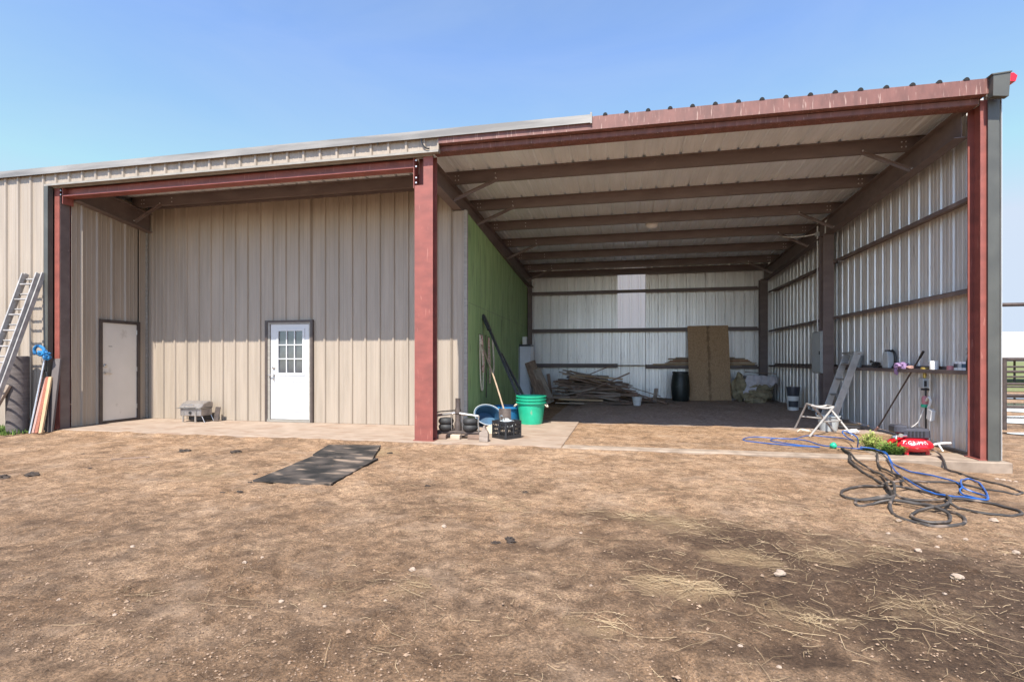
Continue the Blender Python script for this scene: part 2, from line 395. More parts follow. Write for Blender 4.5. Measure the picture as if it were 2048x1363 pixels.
for x, y, a, b, w in STRAW:
    d = np.sqrt(((wx - x) / a) ** 2 + ((wy - y) / b) ** 2)
    straw_a = np.maximum(straw_a, (1 - sm(d, .4, 1.3)) * min(1, .45 * w))
sunk = -.012 * dmp
GZ = GZ + sunk
hoof = np.random.default_rng(3)
for _ in range(110):
    hx, hy, ha = hoof.uniform(-2.2, 6.4), -5.7 + 4.6 * hoof.random() ** 1.4, hoof.uniform(0, 3.14)
    sel = (np.abs(GX - hx) < .2) & (np.abs(GY - hy) < .2)
    if not sel.any(): continue
    lx, ly = GX[sel] - hx, GY[sel] - hy
    u_ = (lx * math.cos(ha) + ly * math.sin(ha)) / hoof.uniform(.055, .085); v_ = (-lx * math.sin(ha) + ly * math.cos(ha)) / hoof.uniform(.04, .055)
    q_ = np.sqrt(u_ ** 2 + v_ ** 2)
    GZ[sel] += hoof.uniform(.008, .02) * (-(1 - sm(q_, .5, 1.1)) + .55 * np.exp(-((q_ - 1.25) / .22) ** 2))
    dmp[sel] = np.maximum(dmp[sel], .45 * (1 - sm(q_, .5, 1.2)))
nx, ny = len(gx), len(gy)
me = bpy.data.meshes.new('ground')
me.vertices.add(nx * ny)
me.vertices.foreach_set('co', np.stack([GX, GY, GZ], -1).ravel().astype(np.float32))
ii = (np.arange(ny - 1)[:, None] * nx + np.arange(nx - 1)[None, :]).ravel()
quads = np.stack([ii, ii + 1, ii + 1 + nx, ii + nx], -1).ravel()
nf = len(ii)
me.loops.add(nf * 4); me.loops.foreach_set('vertex_index', quads.astype(np.int32))
me.polygons.add(nf); me.polygons.foreach_set('loop_start', (np.arange(nf) * 4).astype(np.int32))
me.polygons.foreach_set('use_smooth', np.ones(nf, bool))
me.update(calc_edges=True)
for nm, arr in (('damp', dmp), ('bedding', bed), ('straw', straw_a)):
    at_ = me.attributes.new(nm, 'FLOAT', 'POINT'); at_.data.foreach_set('value', arr.ravel().astype(np.float32))
def dirt_material():
    m = bpy.data.materials.new('dirt'); m.use_nodes = True
    n = m.node_tree; N = n.nodes; L = n.links; b = N['Principled BSDF']
    tc = N.new('ShaderNodeTexCoord')
    def nz(sc, det=6, rough=.6, st=None):
        t = N.new('ShaderNodeTexNoise'); t.inputs['Scale'].default_value = sc; t.inputs['Detail'].default_value = det; t.inputs['Roughness'].default_value = rough
        if st:
            mp = N.new('ShaderNodeMapping'); mp.inputs['Scale'].default_value = st; L.new(tc.outputs['Object'], mp.inputs[0]); L.new(mp.outputs[0], t.inputs[0])
        else: L.new(tc.outputs['Object'], t.inputs[0])
        return t.outputs[0]
    def ramp(src, stops):
        r = N.new('ShaderNodeValToRGB'); e = r.color_ramp.elements
        while len(e) < len(stops): e.new(.5)
        for k, (p, c) in enumerate(stops): e[k].position = p; e[k].color = (*c, 1)
        L.new(src, r.inputs[0]); return r.outputs[0]
    def mix(f, a, c, mode='MIX'):
        x = N.new('ShaderNodeMix'); x.data_type = 'RGBA'; x.blend_type = mode
        if hasattr(f, 'is_linked') or hasattr(f, 'links'): L.new(f, x.inputs[0])
        else: x.inputs[0].default_value = f
        for s_, i in ((a, 6), (c, 7)):
            if isinstance(s_, tuple): x.inputs[i].default_value = (*s_, 1)
            else: L.new(s_, x.inputs[i])
        return x.outputs[2]
    def attr(nm):
        a = N.new('ShaderNodeAttribute'); a.attribute_name = nm; return a.outputs['Fac']
    base = ramp(nz(1.3, 8), [(.3, (.25, .152, .086)), (.5, (.345, .222, .134)), (.7, (.43, .29, .185))])
    fine = ramp(nz(70, 6, .7), [(.30, (.25, .23, .21)), (.50, (1, 1, 1)), (.72, (1.75, 1.68, 1.6))])
    c = mix(1.0, base, fine, 'MULTIPLY')
    med = ramp(nz(11, 6, .65), [(.33, (.55, .52, .49)), (.6, (1.15, 1.14, 1.12))])
    c = mix(1.0, c, med, 'MULTIPLY')
    damp_c = ramp(nz(45, 6, .7), [(.35, (.042, .024, .014)), (.6, (.105, .062, .037)), (.75, (.21, .135, .085))])
    def mth(op, a, b_):
        x = N.new('ShaderNodeMath'); x.operation = op
        for i, q in enumerate((a, b_)):
            if isinstance(q, (int, float)): x.inputs[i].default_value = q
            else: L.new(q, x.inputs[i])
        return x.outputs[0]
    def broken(a, sc, amt, lo, hi):
        v_ = mth('ADD', a, mth('MULTIPLY', mth('SUBTRACT', nz(sc, 8, .72), .5), amt))
        mr_ = N.new('ShaderNodeMapRange'); mr_.interpolation_type = 'SMOOTHSTEP'
        mr_.inputs[1].default_value = lo; mr_.inputs[2].default_value = hi; L.new(v_, mr_.inputs[0]); return mr_.outputs[0]
    pale = ramp(nz(2.2, 8, .7), [(.52, (0, 0, 0)), (.66, (.55, .55, .55))])
    c = mix(pale, c, (.44, .31, .21))
    soil = ramp(nz(3.3, 9, .75), [(.50, (0, 0, 0)), (.64, (.6, .6, .6))])
    c = mix(soil, c, damp_c)
    grit = ramp(nz(160, 3, .6), [(.62, (0, 0, 0)), (.70, (.8, .8, .8))])
    c = mix(grit, c, (.60, .47, .36))
    grit2 = ramp(nz(120, 4, .6, (1.3, 1, 1)), [(.30, (.75, .75, .75)), (.38, (0, 0, 0))])
    c = mix(grit2, c, (.10, .065, .045))
    c = mix(mth('MULTIPLY', broken(attr('damp'), 9, 1.5, .12, 1.0), .93), c, damp_c)
    straw_c = ramp(nz(60, 4, .6, (1, 3, 1)), [(.4, (.23, .145, .08)), (.62, (.40, .28, .16))])
    c = mix(broken(attr('straw'), 9, 1.4, .25, .9), c, straw_c)
    bed_c = ramp(nz(14, 8, .7, (1, 2.5, 1)), [(.35, (.26, .195, .155)), (.55, (.42, .325, .265)), (.72, (.56, .45, .375))])
    c = mix(attr('bedding'), c, bed_c)
    L.new(c, b.inputs['Base Color'])
    mr = N.new('ShaderNodeMapRange'); mr.inputs[3].default_value = .95; mr.inputs[4].default_value = .72
    L.new(attr('damp'), mr.inputs[0]); L.new(mr.outputs[0], b.inputs['Roughness'])
    b.inputs['Specular IOR Level'].default_value = .25
    h1 = nz(55, 8, .75)
    bp = N.new('ShaderNodeBump'); bp.inputs['Strength'].default_value = 1.0; bp.inputs['Distance'].default_value = .03
    L.new(h1, bp.inputs['Height'])
    bp2 = N.new('ShaderNodeBump'); bp2.inputs['Strength'].default_value = .6; bp2.inputs['Distance'].default_value = .03
    L.new(nz(13, 6, .7), bp2.inputs['Height']); L.new(bp.outputs[0], bp2.inputs['Normal']); L.new(bp2.outputs[0], b.inputs['Normal'])
    return m
MATS['dirt'] = dirt_material()
me.materials.append(MATS['dirt'])
g = bpy.data.objects.new('ground', me); COL.objects.link(g); struct(g)
def GH(x, y): return float(gz(x, y)) - .006

# field, hills, puddles
f = MB(); f.add([(9, 20, -.11), (700, 20, -.11), (900, 900, -.11), (9, 900, -.11)], [(0, 1, 2, 3)])
struct(f.build('field', 'field_green'))
h = MB(); n = 60; vs = []
for i in range(n + 1):
    x = -300 + 1500 * i / n; z = 4 + 5.5 * mnoise.fractal(Vector((x * .006, 3, 0)), 1, 2, 4) + 1.5 * math.sin(x * .02)
    vs += [(x, 1000, -1), (x, 1060, max(1, z)), (x, 1200, max(1, z * 1.1))]
h.add(vs, [(3 * i + k, 3 * i + 3 + k, 3 * i + 4 + k, 3 * i + 1 + k) for i in range(n) for k in (0, 1)])
struct(h.build('hills', 'hill_tone', smooth=True))
def puddle(cx, cy, rx, ry, seed):
    m = MB(); vs = []
    for k in range(40):
        t = 2 * math.pi * k / 40; q = 1 + .35 * mnoise.noise(Vector((math.cos(t) * 1.5 + seed, math.sin(t) * 1.5, seed)))
        vs.append((cx + rx * q * math.cos(t), cy + ry * q * math.sin(t), -.112))
    m.add(vs, [tuple(range(40))])
    o = m.build('puddle', 'water'); struct(o)
puddle(13.4, 6.6, 2.6, 1.0, 1); puddle(16.5, 10.5, 4.5, 2.0, 2); puddle(11.3, 3.9, 1.0, .28, 3); puddle(22, 15.5, 6, 1.6, 4)

# slab and kerb
m = MB(); m.box((-7.3, -.09, -.2), (2.2, 3.4, 0))
struct(m.build('concrete_slab', 'concrete', bevel=.008))
m = MB(); m.box((2.205, -.12, -.3), (6.5, .14, -.004)); m.box((6.503, -.13, -.3), (7.92, .55, -.007))
struct(m.build('foundation_kerb', 'foundation', bevel=.012))

# ------------------------------------------------------------------ building
B = thing('metal_building', 'long metal building with tan ribbed walls and an open bay framed in red steel', 'building')
def zr(y): return 4.86 - .042 * y          # underside of the roof sheet
def rib_profile(u0, u1, pitch, off, h=.03, minor=.004):
    pts = [(u0, 0)]
    k = math.floor((u0 - off) / pitch) - 1
    while off + k * pitch < u1 + pitch:
        c = off + k * pitch
        pts += [(c - .031, 0), (c - .015, h), (c + .015, h), (c + .031, 0)]
        for fr in (1 / 3, 2 / 3):
            d = c + pitch * fr
            pts += [(d - .018, 0), (d - .008, minor), (d + .008, minor), (d + .018, 0)]
        k += 1
    pts = [p for p in pts if u0 <= p[0] <= u1] + [(u1, 0)]
    pts.sort()
    return pts
def panel(mb, o, ud, nd, u0, u1, zb, zt, pitch=.305, off=0., h=.03, minor=.004, mi=0):
    pts = rib_profile(u0, u1, pitch, off, h, minor); vs = []
    for u, d in pts:
        x = o[0] + ud[0] * u + nd[0] * d; y = o[1] + ud[1] * u + nd[1] * d
        b = zb(u) if callable(zb) else zb; t = zt(u) if callable(zt) else zt
        vs += [(x, y, b), (x, y, t)]
    mb.add(vs, [(2 * i, 2 * i + 2, 2 * i + 3, 2 * i + 1) for i in range(len(pts) - 1)], mi)
# alcove back wall with its doorway
YB = 1.85
m = MB(); o_, u_, n_ = (0, YB), (1, 0), (0, -1)
panel(m, o_, u_, n_, -7.3, -4.24, 0.004, zr(YB) - .14, off=.13)
panel(m, o_, u_, n_, -4.24, -3.22, 2.08, zr(YB) - .14, off=.13)
panel(m, o_, u_, n_, -3.22, -.16, 0.004, zr(YB) - .14, off=.13); panel(m, o_, u_, n_, -.16, .12, .004, 4.205, off=.13)
m.build('wall_panel', 'tan_paint', B)
m = MB(); m.box((.085, YB - .035, 0.003), (.135, YB - .004, 4.205)); m.box((.135, YB - .035, .003), (.15, YB + .03, 4.195)); m.build('corner_trim', 'tan_trim', B)
m = MB(); m.box((-7.1, YB - .05, zr(YB) - .139), (-.17, YB + .06, zr(YB) - .06)); m.build('wall_angle', 'shaded_primer', B)
# alcove left wall
XL = -7.32
m = MB(); o_, u_, n_ = (XL, 0), (0, 1), (1, 0)
panel(m, o_, u_, n_, .20, .73, 0.004, zr(.5) - .1, off=.10); panel(m, o_, u_, n_, .73, 1.61, 2.11, zr(1.2) - .1, off=.10); panel(m, o_, u_, n_, 1.61, YB, 0.004, zr(1.7) - .1, off=.10)
m.build('wall_panel', 'tan_paint', B)
m = MB(); m.box((XL, YB - .05, 0.005), (XL + .05, YB - .032, 4.7)); m.build('corner_trim', 'tan_trim', B)
# front wall left of the alcove, and the short panel above the left bay
m = MB(); panel(m, (0, -.07), (1, 0), (0, -1), -13.5, -7.55, -.05, 4.80, off=.02); m.build('wall_panel', 'tan_paint', B)
m = MB(); panel(m, (0, -.075), (1, 0), (0, -1), -7.55, .24, 4.60, 4.84, off=.02); m.box((.24, -.1, 4.6), (.262, -.03, 4.84)); m.build('fascia_panel', 'tan_paint', B)
m = MB(); m.box((-7.56, -.115, 4.565), (.262, -.02, 4.60)); m.box((-7.56, -.02, 4.55), (.13, .06, 4.567)); m.build('head_trim', 'tan_trim', B)
m = MB(); m.box((-7.56, -.115, -.06), (-7.465, -.02, 4.563)); m.box((-7.575, -.10, -.06), (-7.56, .0, 4.563)); m.build('jamb_trim', 'grey_trim', B)  # dark trim, widened to stand in for its shadow on the column too
# eave flashing
m = MB(); m.prism([(-.15, 4.78), (-.145, 4.78), (-.145, 4.895), (.12, 4.905), (.12, 4.91), (-.15, 4.90)], -13.5, 2.65, axis=0); m.box((2.63, -.152, 4.77), (2.655, .1, 4.93)); m.build('eave_flashing', 'worn_flashing', B)
# roof sheet
def roof_part(x0, x1, y0, y1, mats):
    pts = rib_profile(x0, x1, .305, .10, .038, .006); mb = MB(); vs = []
    for u, d in pts: vs += [(u, y0, zr(y0) + d + .002), (u, y1, zr(y1) + d + .002)]
    mb.add(vs, [(2 * i, 2 * i + 2, 2 * i + 3, 2 * i + 1) for i in range(len(pts) - 1)])
    vs2 = [(a, b, c + .012) for a, b, c in vs]
    mb.add(vs2, [(2 * i + 1, 2 * i + 3, 2 * i + 2, 2 * i) for i in range(len(pts) - 1)])
    return mb.build('roof_sheet', mats, B)
roof_part(-13.5, 7.86, -.075, 10.62, 'roof_liner')
c0 = None
k = 0
for i in range(8, 26):
    x = .10 + .305 * i
    if not 2.75 < x < 7.6: continue
    if c0 is None:
        c0 = MB().prism([(-.036 + .072 * j / 8 if 0 else .034 * math.cos(math.pi * j / 8), .040 * math.sin(math.pi * j / 8)) for j in range(9)], -.006, .03, axis=1).build('rib_closure', 'black_foam', B)
        c = c0
    else:
        c = c0.copy(); COL.objects.link(c); c.parent = B
    c.location = (x, -.115, 4.882)
# eave channel and beam of the open bay
m = MB(); m.box((.265, -.115, 4.69), (7.66, -.08, 4.885)); m.box((.265, -.08, 4.69), (7.66, .10, 4.70)); m.build('eave_channel', 'weathered_primer', B)
m = MB()
m.box((.13, 0.0, 4.612), (7.62, .012, 4.682)); m.box((.13, .012, 4.606), (7.62, .20, 4.62)); m.box((.13, .188, 4.62), (7.62, .20, 4.80)); m.box((.265, .04, 4.64), (7.62, .06, 4.688))
m.build('header_beam', 'weathered_primer', B)
# header over the left bay
m = MB(); m.box((-7.26, .10, 4.40), (-.20, .112, 4.56)); m.box((-7.26, .0, 4.388), (-.20, .20, 4.40)); m.box((-7.26, .0, 4.40), (-.20, .006, 4.412)); m.box((-7.26, .02, 4.55), (-.20, .20, 4.562))
m.box((-.20, .0, 4.06), (-.188, .2, 4.56)); m.box((-7.275, .0, 4.25), (-7.26, .2, 4.56))
m.build('header_beam', 'red_primer', B)
bolt0 = MB().lathe([(.014, 0), (.014, .012), (0, .014)], (0, 0, 0), 8, M=Matrix.Rotation(R(90), 3, 'X')).build('bolt', 'bolt_zinc', B)
bolt0.location = (-.15, -.002, 4.14)
for x, z in ((-.15, 4.22), (-.15, 4.40), (-.15, 4.50), (-7.30, 4.42), (-7.30, 4.50)):
    c = bolt0.copy(); COL.objects.link(c); c.parent = B; c.location = (x, -.002, z)
# columns
def column(x, y, w, d, z0, z1, matn='red_primer', plate=True, t=.012):
    m = MB()
    m.box((x - w / 2, y, z0), (x + w / 2, y + t, z1)); m.box((x - w / 2, y + d - t, z0), (x + w / 2, y + d, z1)); m.box((x - t / 2, y + t, z0), (x + t / 2, y + d - t, z1))
    if plate: m.box((x - w / 2 - .03, y - .02, z0 - .012), (x + w / 2 + .03, y + d + .02, z0))
    return m.build('red_column', matn, B)
m = MB()
m.box((-.18, 0, .012), (.13, .012, 4.10)); m.box((-.03, 0, 4.10), (.13, .012, 4.60)); m.box((-.18, .19, .012), (.13, .20, 4.6)); m.box((.05, .012, .012), (.062, .19, 4.6)); m.box((-.10, .012, .012), (-.09, .19, 4.1)); m.box((-.18, .012, 4.06), (-.03, .19, 4.10))
m.box((-.2, -.02, 0), (.15, .22, .011)); m.build('red_column', 'red_primer', B)
column(-7.40, 0, .12, .2, .0, 4.55)
m = MB(); m.box((-7.345, .012, .0), (-7.335, .188, 4.4)); m.box((-7.47, .09, 0), (-7.41, .10, 4.5)); m.build('column_cover', 'shaded_primer', B)  # column side gets no sun; its darkness is put into the plate's colour
column(7.715, 0, .155, .26, .005, 4.66)
column(7.57, 4.9, .22, .25, .0, 4.1, 'shaded_primer')
column(7.53, 10.12, .22, .25, .0, 3.9, 'shaded_primer')
column(-.10, 10.12, .12, .25, .0, 3.9, 'shaded_primer')
# right corner trim and eave end cap
m = MB(); m.prism([(7.70, -.04), (7.82, -.04), (7.885, .02), (7.885, .1), (7.875, .1), (7.875, .03), (7.815, -.03), (7.70, -.03)], -.02, 4.64, axis=2); m.build('corner_trim', 'grey_trim', B)
m = MB(); m.prism([(7.66, 4.62), (7.83, 4.60), (7.85, 4.90), (7.665, 4.89)], -.20, -.118, axis=1); m.prism([(7.655, 4.88), (7.86, 4.895), (7.86, 4.91), (7.64, 4.895)], -.21, .0, axis=1); m.build('gutter_end_cap', 'grey_trim', B)
m = MB(); m.prism([(7.835, 4.80), (7.92, 4.79), (7.94, 4.86), (7.90, 4.90), (7.865, 4.90)], -.17, .1, axis=1); m.build('roof_trim_end', 'red_enamel', B)
# right wall, back wall
XR = 7.86
m = MB(); panel(m, (XR, 0), (0, 1), (1, 0), -.02, 10.6, .0, lambda u: zr(u), off=.05, h=.04, minor=.005); m.build('wall_panel', 'liner', B)
YW = 10.5
m = MB(); panel(m, (0, YW), (1, 0), (0, 1), -.3, 2.93, .0, 4.4, off=.0, h=.04, minor=.005); panel(m, (0, YW), (1, 0), (0, 1), 2.93, 3.86, .0, 2.36, off=.0, h=.04, minor=.005); panel(m, (0, YW), (1, 0), (0, 1), 3.86, 7.86, .0, 4.4, off=.0, h=.04, minor=.005)
m.build('wall_panel', 'liner', B)
m = MB(); panel(m, (0, YW), (1, 0), (0, 1), 2.93, 3.86, 2.36, 4.4, off=.0, h=.04, minor=.005); m.build('skylight_panel', 'white_panel', B)
# green wall, slightly out of square
m = MB(); m.add([(.10, 1.89, 0.003), (-.20, 10.45, .003), (-.20, 10.45, 3.85), (.10, 1.89, 4.205), (.0, 1.89, 0.003), (-.30, 10.45, .003), (-.30, 10.45, 3.85), (.0, 1.89, 4.205)], [(0, 1, 2, 3), (7, 6, 5, 4), (0, 3, 7, 4), (1, 5, 6, 2), (3, 2, 6, 7), (0, 4, 5, 1)])
def gwx(y): return .10 - .30 * (y - 1.89) / 8.56
for yy in (3.1, 4.32, 5.54, 6.76, 7.98, 9.2): m.bar((gwx(yy) + .0005, yy, .02), (gwx(yy) + .0005, yy, 3.8), .006, .004, mi=1, up=(1, 0, 0))
m.bar((gwx(1.9) + .0005, 1.9, 2.44), (gwx(10.4) + .0005, 10.4, 2.44), .003, .006, mi=1)
m.build('green_wall', ['green_paint', 'grey_trim'], B)
# outer shell so that no light leaks in at the left
m = MB(); m.box((-13.5, 10.6, -.05), (-.32, 10.63, 4.4)); m.box((-13.52, 0, -.05), (-13.5, 10.6, 4.8)); m.build('shell_wall', 'tan_paint', B)
# girts
def girt_side(y0, y1, z):
    m = MB(); m.box((7.66, y0, z - .007), (7.855, y1, z)); m.box((7.66, y0, z - .055), (7.668, y1, z - .007)); m.box((7.845, y0, z), (7.853, y1, z + .05)); m.build('girt', 'shaded_primer', B)
for z in (1.15, 2.25, 3.5):
    girt_side(.265, 4.9, z); girt_side(5.16, 10.12, z)
def girt_back(x0, x1, z):
    m = MB(); m.box((x0, 10.29, z), (x1, 10.495, z + .007)); m.box((x0, 10.29, z - .075), (x1, 10.298, z)); m.box((x0, 10.487, z + .007), (x1, 10.495, z + .06)); m.build('girt', 'shaded_primer', B)
girt_back(-.2, 7.42, 3.66); girt_back(-.2, 7.42, 2.34); girt_back(-.0, 2.93, 1.12); girt_back(3.86, 7.42, 1.09)
# rafters
def rafter(x, w, ya, yb, za, zb, dep):
    m = MB(); t = .012
    def beam(x0, x1, lo, hi):
        m.add([(x0, ya, za + lo), (x1, ya, za + lo), (x1, yb, zb + lo), (x0, yb, zb + lo), (x0, ya, za + hi), (x1, ya, za + hi), (x1, yb, zb + hi), (x0, yb, zb + hi)], [(3, 2, 1, 0), (4, 5, 6, 7), (0, 1, 5, 4), (1, 2, 6, 5), (2, 3, 7, 6), (3, 0, 4, 7)])
    beam(x - w / 2, x + w / 2, 0, t); beam(x - t / 2, x + t / 2, t, dep - t); beam(x - w / 2, x + w / 2, dep - t, dep)
    return m.build('rafter', 'shaded_primer', B)
rafter(7.57, .17, .262, 10.3, 4.29, 3.855, .355)
rafter(-.06, .17, .205, 10.3, 4.29, 3.855, .355)
rafter(-7.21, .17, .205, 1.80, 4.35, 4.13, .40)
# purlins: rolled Z sections with bolts at their laps
PY = (1.46, 3.0, 4.52, 6.08, 7.65, 9.2)
def purlin(y, x0, x1):
    m = MB(); zt = zr(y) - .001; zb = zt - .2
    m.box((x0, y, zb), (x1, y + .006, zt)); m.box((x0, y - .065, zt - .006), (x1, y, zt)); m.box((x0, y + .006, zb), (x1, y + .07, zb + .006)); m.box((x0, y + .064, zb + .006), (x1, y + .07, zb + .025))
    for xx in (x0 + .25, x0 + .31, x0 + 1.02, x1 - .25, x1 - .31):
        for zz in (zb + .06, zb + .14): m.lathe([(.012, 0), (.012, .008), (0, .01)], (xx, y - .0005, zz), 6, mi=1, M=Matrix.Rotation(R(90), 3, 'X'))
    m.build('purlin', ['shaded_primer', 'bolt_zinc'], B)
for y in PY: purlin(y, -.22, 7.72)
purlin(1.46, -7.3, -.24)
m = MB(); m.box((-.2, 10.28, 4.2), (7.7, 10.3, zr(10.4) - .004)); m.box((-.2, 10.2, 4.2), (7.7, 10.28, 4.212)); m.build('eave_strut', 'shaded_primer', B)
def brace(xw, xp, y):
    m = MB(); zr_ = 4.29 - .0433 * y
    p, q = (xw, y - .10, zr_ + .05), (xp, y - .02, zr(y) - .165)
    m.bar(p, q, .05, .006); m.bar(Vector(p) + Vector((0, .023, -.025)), Vector(q) + Vector((0, .023, -.025)), .006, .05)
    m.lathe([(.014, 0), (.014, .012), (0, .015)], (p[0], p[1] - .004, p[2]), 6, mi=1, M=Matrix.Rotation(R(90), 3, 'X'))
    m.lathe([(.014, 0), (.014, .012), (0, .015)], (q[0], q[1] - .01, q[2]), 6, mi=1, M=Matrix.Rotation(R(90), 3, 'X'))
    m.build('knee_brace', ['shaded_primer', 'bolt_zinc'], B)
for i in (0, 1, 3, 5): brace(.0, .82, PY[i])
for i in (0, 2, 3, 5): brace(7.50, 6.85, PY[i])
brace(-7.13, -6.55, 1.46)
# loose cable at the top of the red column
m = MB(); m.tube([(-.02, -.12, 4.86), (-.01, -.13, 4.75), (.03, -.135, 4.66), (.09, -.13, 4.62), (.12, -.12, 4.625)], .012, 6, smooth=5); m.build('loose_cable', 'black_plastic', B)
m = MB(); m.prism([(-.82, 4.845), (-.74, 4.84), (-.76, 4.74)], -.118, -.112, axis=1); m.build('torn_flashing', 'grey_trim', B)
# doors
def door_parts():
    d = MB()
    y = YB
    x0, x1, zt = -4.17, -3.27, 2.045
    dm = MB()
    X0, X1, Z0, Z1 = -3.985, -3.42, 1.03, 1.905           # the glazed opening
    for a, b in (((x0, y - .02, .06), (X0, y + .022, zt)), ((X1, y - .02, .06), (x1, y + .022, zt)), ((X0, y - .02, .06), (X1, y + .022, Z0)), ((X0, y - .02, Z1), (X1, y + .022, zt))): dm.box(a, b)
    for a, b in ((X0 - .05, X0), (X1, X1 + .05)): dm.box((a, y - .032, Z0 - .05), (b, y - .02, Z1 + .05))
    dm.box((X0, y - .032, Z0 - .05), (X1, y - .02, Z0)); dm.box((X0, y - .032, Z1), (X1, y - .02, Z1 + .05))
    for a in (-4.04, -3.655):                             # two embossed lower panels
        for i, (w, e) in enumerate(((0, .008), (.03, .004))):
            A, Bx, C, Dz = a + w, a + .30 - w, .22 + w, .86 - w
            t = .014
            dm.box((A, y - .02 - e, C), (A + t, y - .02, Dz)); dm.box((Bx - t, y - .02 - e, C), (Bx, y - .02, Dz)); dm.box((A + t, y - .02 - e, C), (Bx - t, y - .02, C + t)); dm.box((A + t, y - .02 - e, Dz - t), (Bx - t, y - .02, Dz))
    door = dm.build('white_door', 'white_door', B)
    wm = MB(); w3 = (X1 - X0) / 3; h3 = (Z1 - Z0) / 3
    for i in (1, 2):
        wm.box((X0 + w3 * i - .011, y - .026, Z0), (X0 + w3 * i + .011, y - .004, Z1)); 
        wm.box((X0, y - .023, Z0 + h3 * i - .011), (X1, y - .004, Z0 + h3 * i + .011))
    wm.build('window_grid', 'white_door', door)
    MB().box((X0, y - .003, Z0), (X1, y + .004, Z1)).build('window_pane', 'dark_glass', door)
    hm = MB(); r90 = Matrix.Rotation(R(90), 3, 'X')
    hm.lathe([(.034, 0), (.034, .008), (.02, .014), (.016, .045), (0, .046)], (-4.095, y - .02, .99), 14, M=r90)
    hm.tube([(-4.095, y - .06, .99), (-4.11, y - .068, .985), (-4.20, y - .068, .98)], .011, 8); hm.tube([(-4.095, y - .045, .985), (-4.09, y - .055, .93), (-4.085, y - .04, .87)], .010, 8)
    hm.build('handle', 'chrome', door, smooth=True)
    MB().lathe([(.034, 0), (.034, .02), (.022, .03), (0, .03)], (-4.095, y - .02, 1.14), 14, M=r90).build('deadbolt', 'chrome', door, smooth=True)
    fm = MB()
    fm.box((-4.29, y - .055, .0), (-4.235, y + .02, 2.13)); fm.box((-3.225, y - .055, 0), (-3.17, y + .02, 2.13)); fm.box((-4.235, y - .055, 2.085), (-3.225, y + .02, 2.13))
    fm.build('door_trim', 'door_trim', door)
    jm = MB(); jm.box((-4.235, y - .038, .05), (-4.18, y + .03, 2.085)); jm.box((-3.26, y - .038, .05), (-3.225, y + .03, 2.085)); jm.box((-4.18, y - .038, 2.05), (-3.26, y + .03, 2.085)); jm.box((-4.235, y - .06, .004), (-3.225, y + .03, .05)); jm.build('door_jamb', 'tan_trim', door)
    # beige door in the left wall
    x = XL
    d2 = MB().box((x - .02, .79, .05), (x + .02, 1.565, 2.065)).build('beige_door', 'beige_door', B)
    fm = MB(); fm.box((x - .01, .715, .0), (x + .05, .785, 2.13)); fm.box((x - .01, 1.57, 0), (x + .05, 1.63, 2.13)); fm.box((x - .01, .785, 2.07), (x + .05, 1.57, 2.13)); fm.box((x - .01, .785, .005), (x + .045, 1.57, .045)); fm.build('door_trim', 'door_trim', d2)
    r9 = Matrix.Rotation(R(90), 3, 'Y')
    hm = MB(); hm.lathe([(.034, 0), (.034, .01), (.018, .015), (.016, .05), (0, .05)], (x + .02, .85, 1.03), 14, M=r9); hm.tube([(x + .065, .85, 1.03), (x + .07, .90, 1.035), (x + .066, .965, 1.02)], .011, 8); hm.build('handle', 'chrome', d2, smooth=True)
    MB().lathe([(.034, 0), (.034, .02), (.02, .03), (0, .03)], (x + .02, .85, 1.18), 14, M=r9).build('deadbolt', 'chrome', d2, smooth=True)
    for z in (.25, 1.05, 1.85):
        MB().tube([(x + .024, 1.568, z), (x + .024, 1.568, z + .1)], .009, 8).build('hinge', 'chrome', d2)
        MB().tube([(-3.265, YB - .026, z), (-3.265, YB - .026, z + .1)], .009, 8).build('hinge', 'chrome', door)
    MB().box((x + .0195, .93, 1.575), (x + .0225, 1.01, 1.585)).build('door_slot', 'black_plastic', d2)
door_parts()
# ------------------------------------------------------------------ fittings in the open bay
o = thing('ceiling_light', 'white light fitting under the metal roof of the open bay', 'light', (3.78, 4.95, zr(4.95)))
MB().lathe([(.12, -.09), (.12, 0)], (3.78, 4.95, zr(4.95) - .001), 18).build('base', 'galvanized', o, smooth=True)
MB().lathe([(.0, -.22), (.09, -.21), (.145, -.16), (.15, -.091)], (3.78, 4.95, zr(4.95)), 18).build('diffuser', 'print_white', o, smooth=True)

o = thing('electrical_panel', 'grey metal electrical panel on the right wall beside the steel post', 'electrical panel', (7.55, 5.3, 1.0))
MB().box((7.46, 4.97, 1.0), (7.65, 5.58, 1.95)).build('cabinet_body', 'galvanized', o, bevel=.008)
MB().box((7.44, 5.0, 1.03), (7.459, 5.55, 1.92)).build('cabinet_door', 'grey_enamel', o, bevel=.004)
MB().box((7.425, 5.04, 1.42), (7.44, 5.07, 1.5)).build('latch', 'black_plastic', o)
m = MB()
m.tube([(7.56, 5.05, 1.95), (7.56, 5.05, 4.2), (7.56, 5.0, 4.42), (7.6, 4.85, 4.5), (7.66, 4.7, 4.52)], .017, 8, smooth=6)
m.build('conduit', 'conduit_metal', o, smooth=True)
m = MB(); m.tube([(7.53, 5.45, 1.95), (7.53, 5.45, 4.28), (7.53, 5.40, 4.47), (7.57, 5.25, 4.52), (7.64, 5.1, 4.52)], .017, 8, smooth=6); m.build('conduit', 'conduit_metal', o, smooth=True)
m = MB(); m.tube([(7.54, 5.2, 1.0), (7.54, 5.2, .02)], .022, 8); m.build('conduit', 'conduit_metal', o, smooth=True)
m = MB(); m.tube([(7.50, 5.45, 1.0), (7.50, 5.45, .02)], .012, 8); m.build('conduit', 'conduit_metal', o, smooth=True)
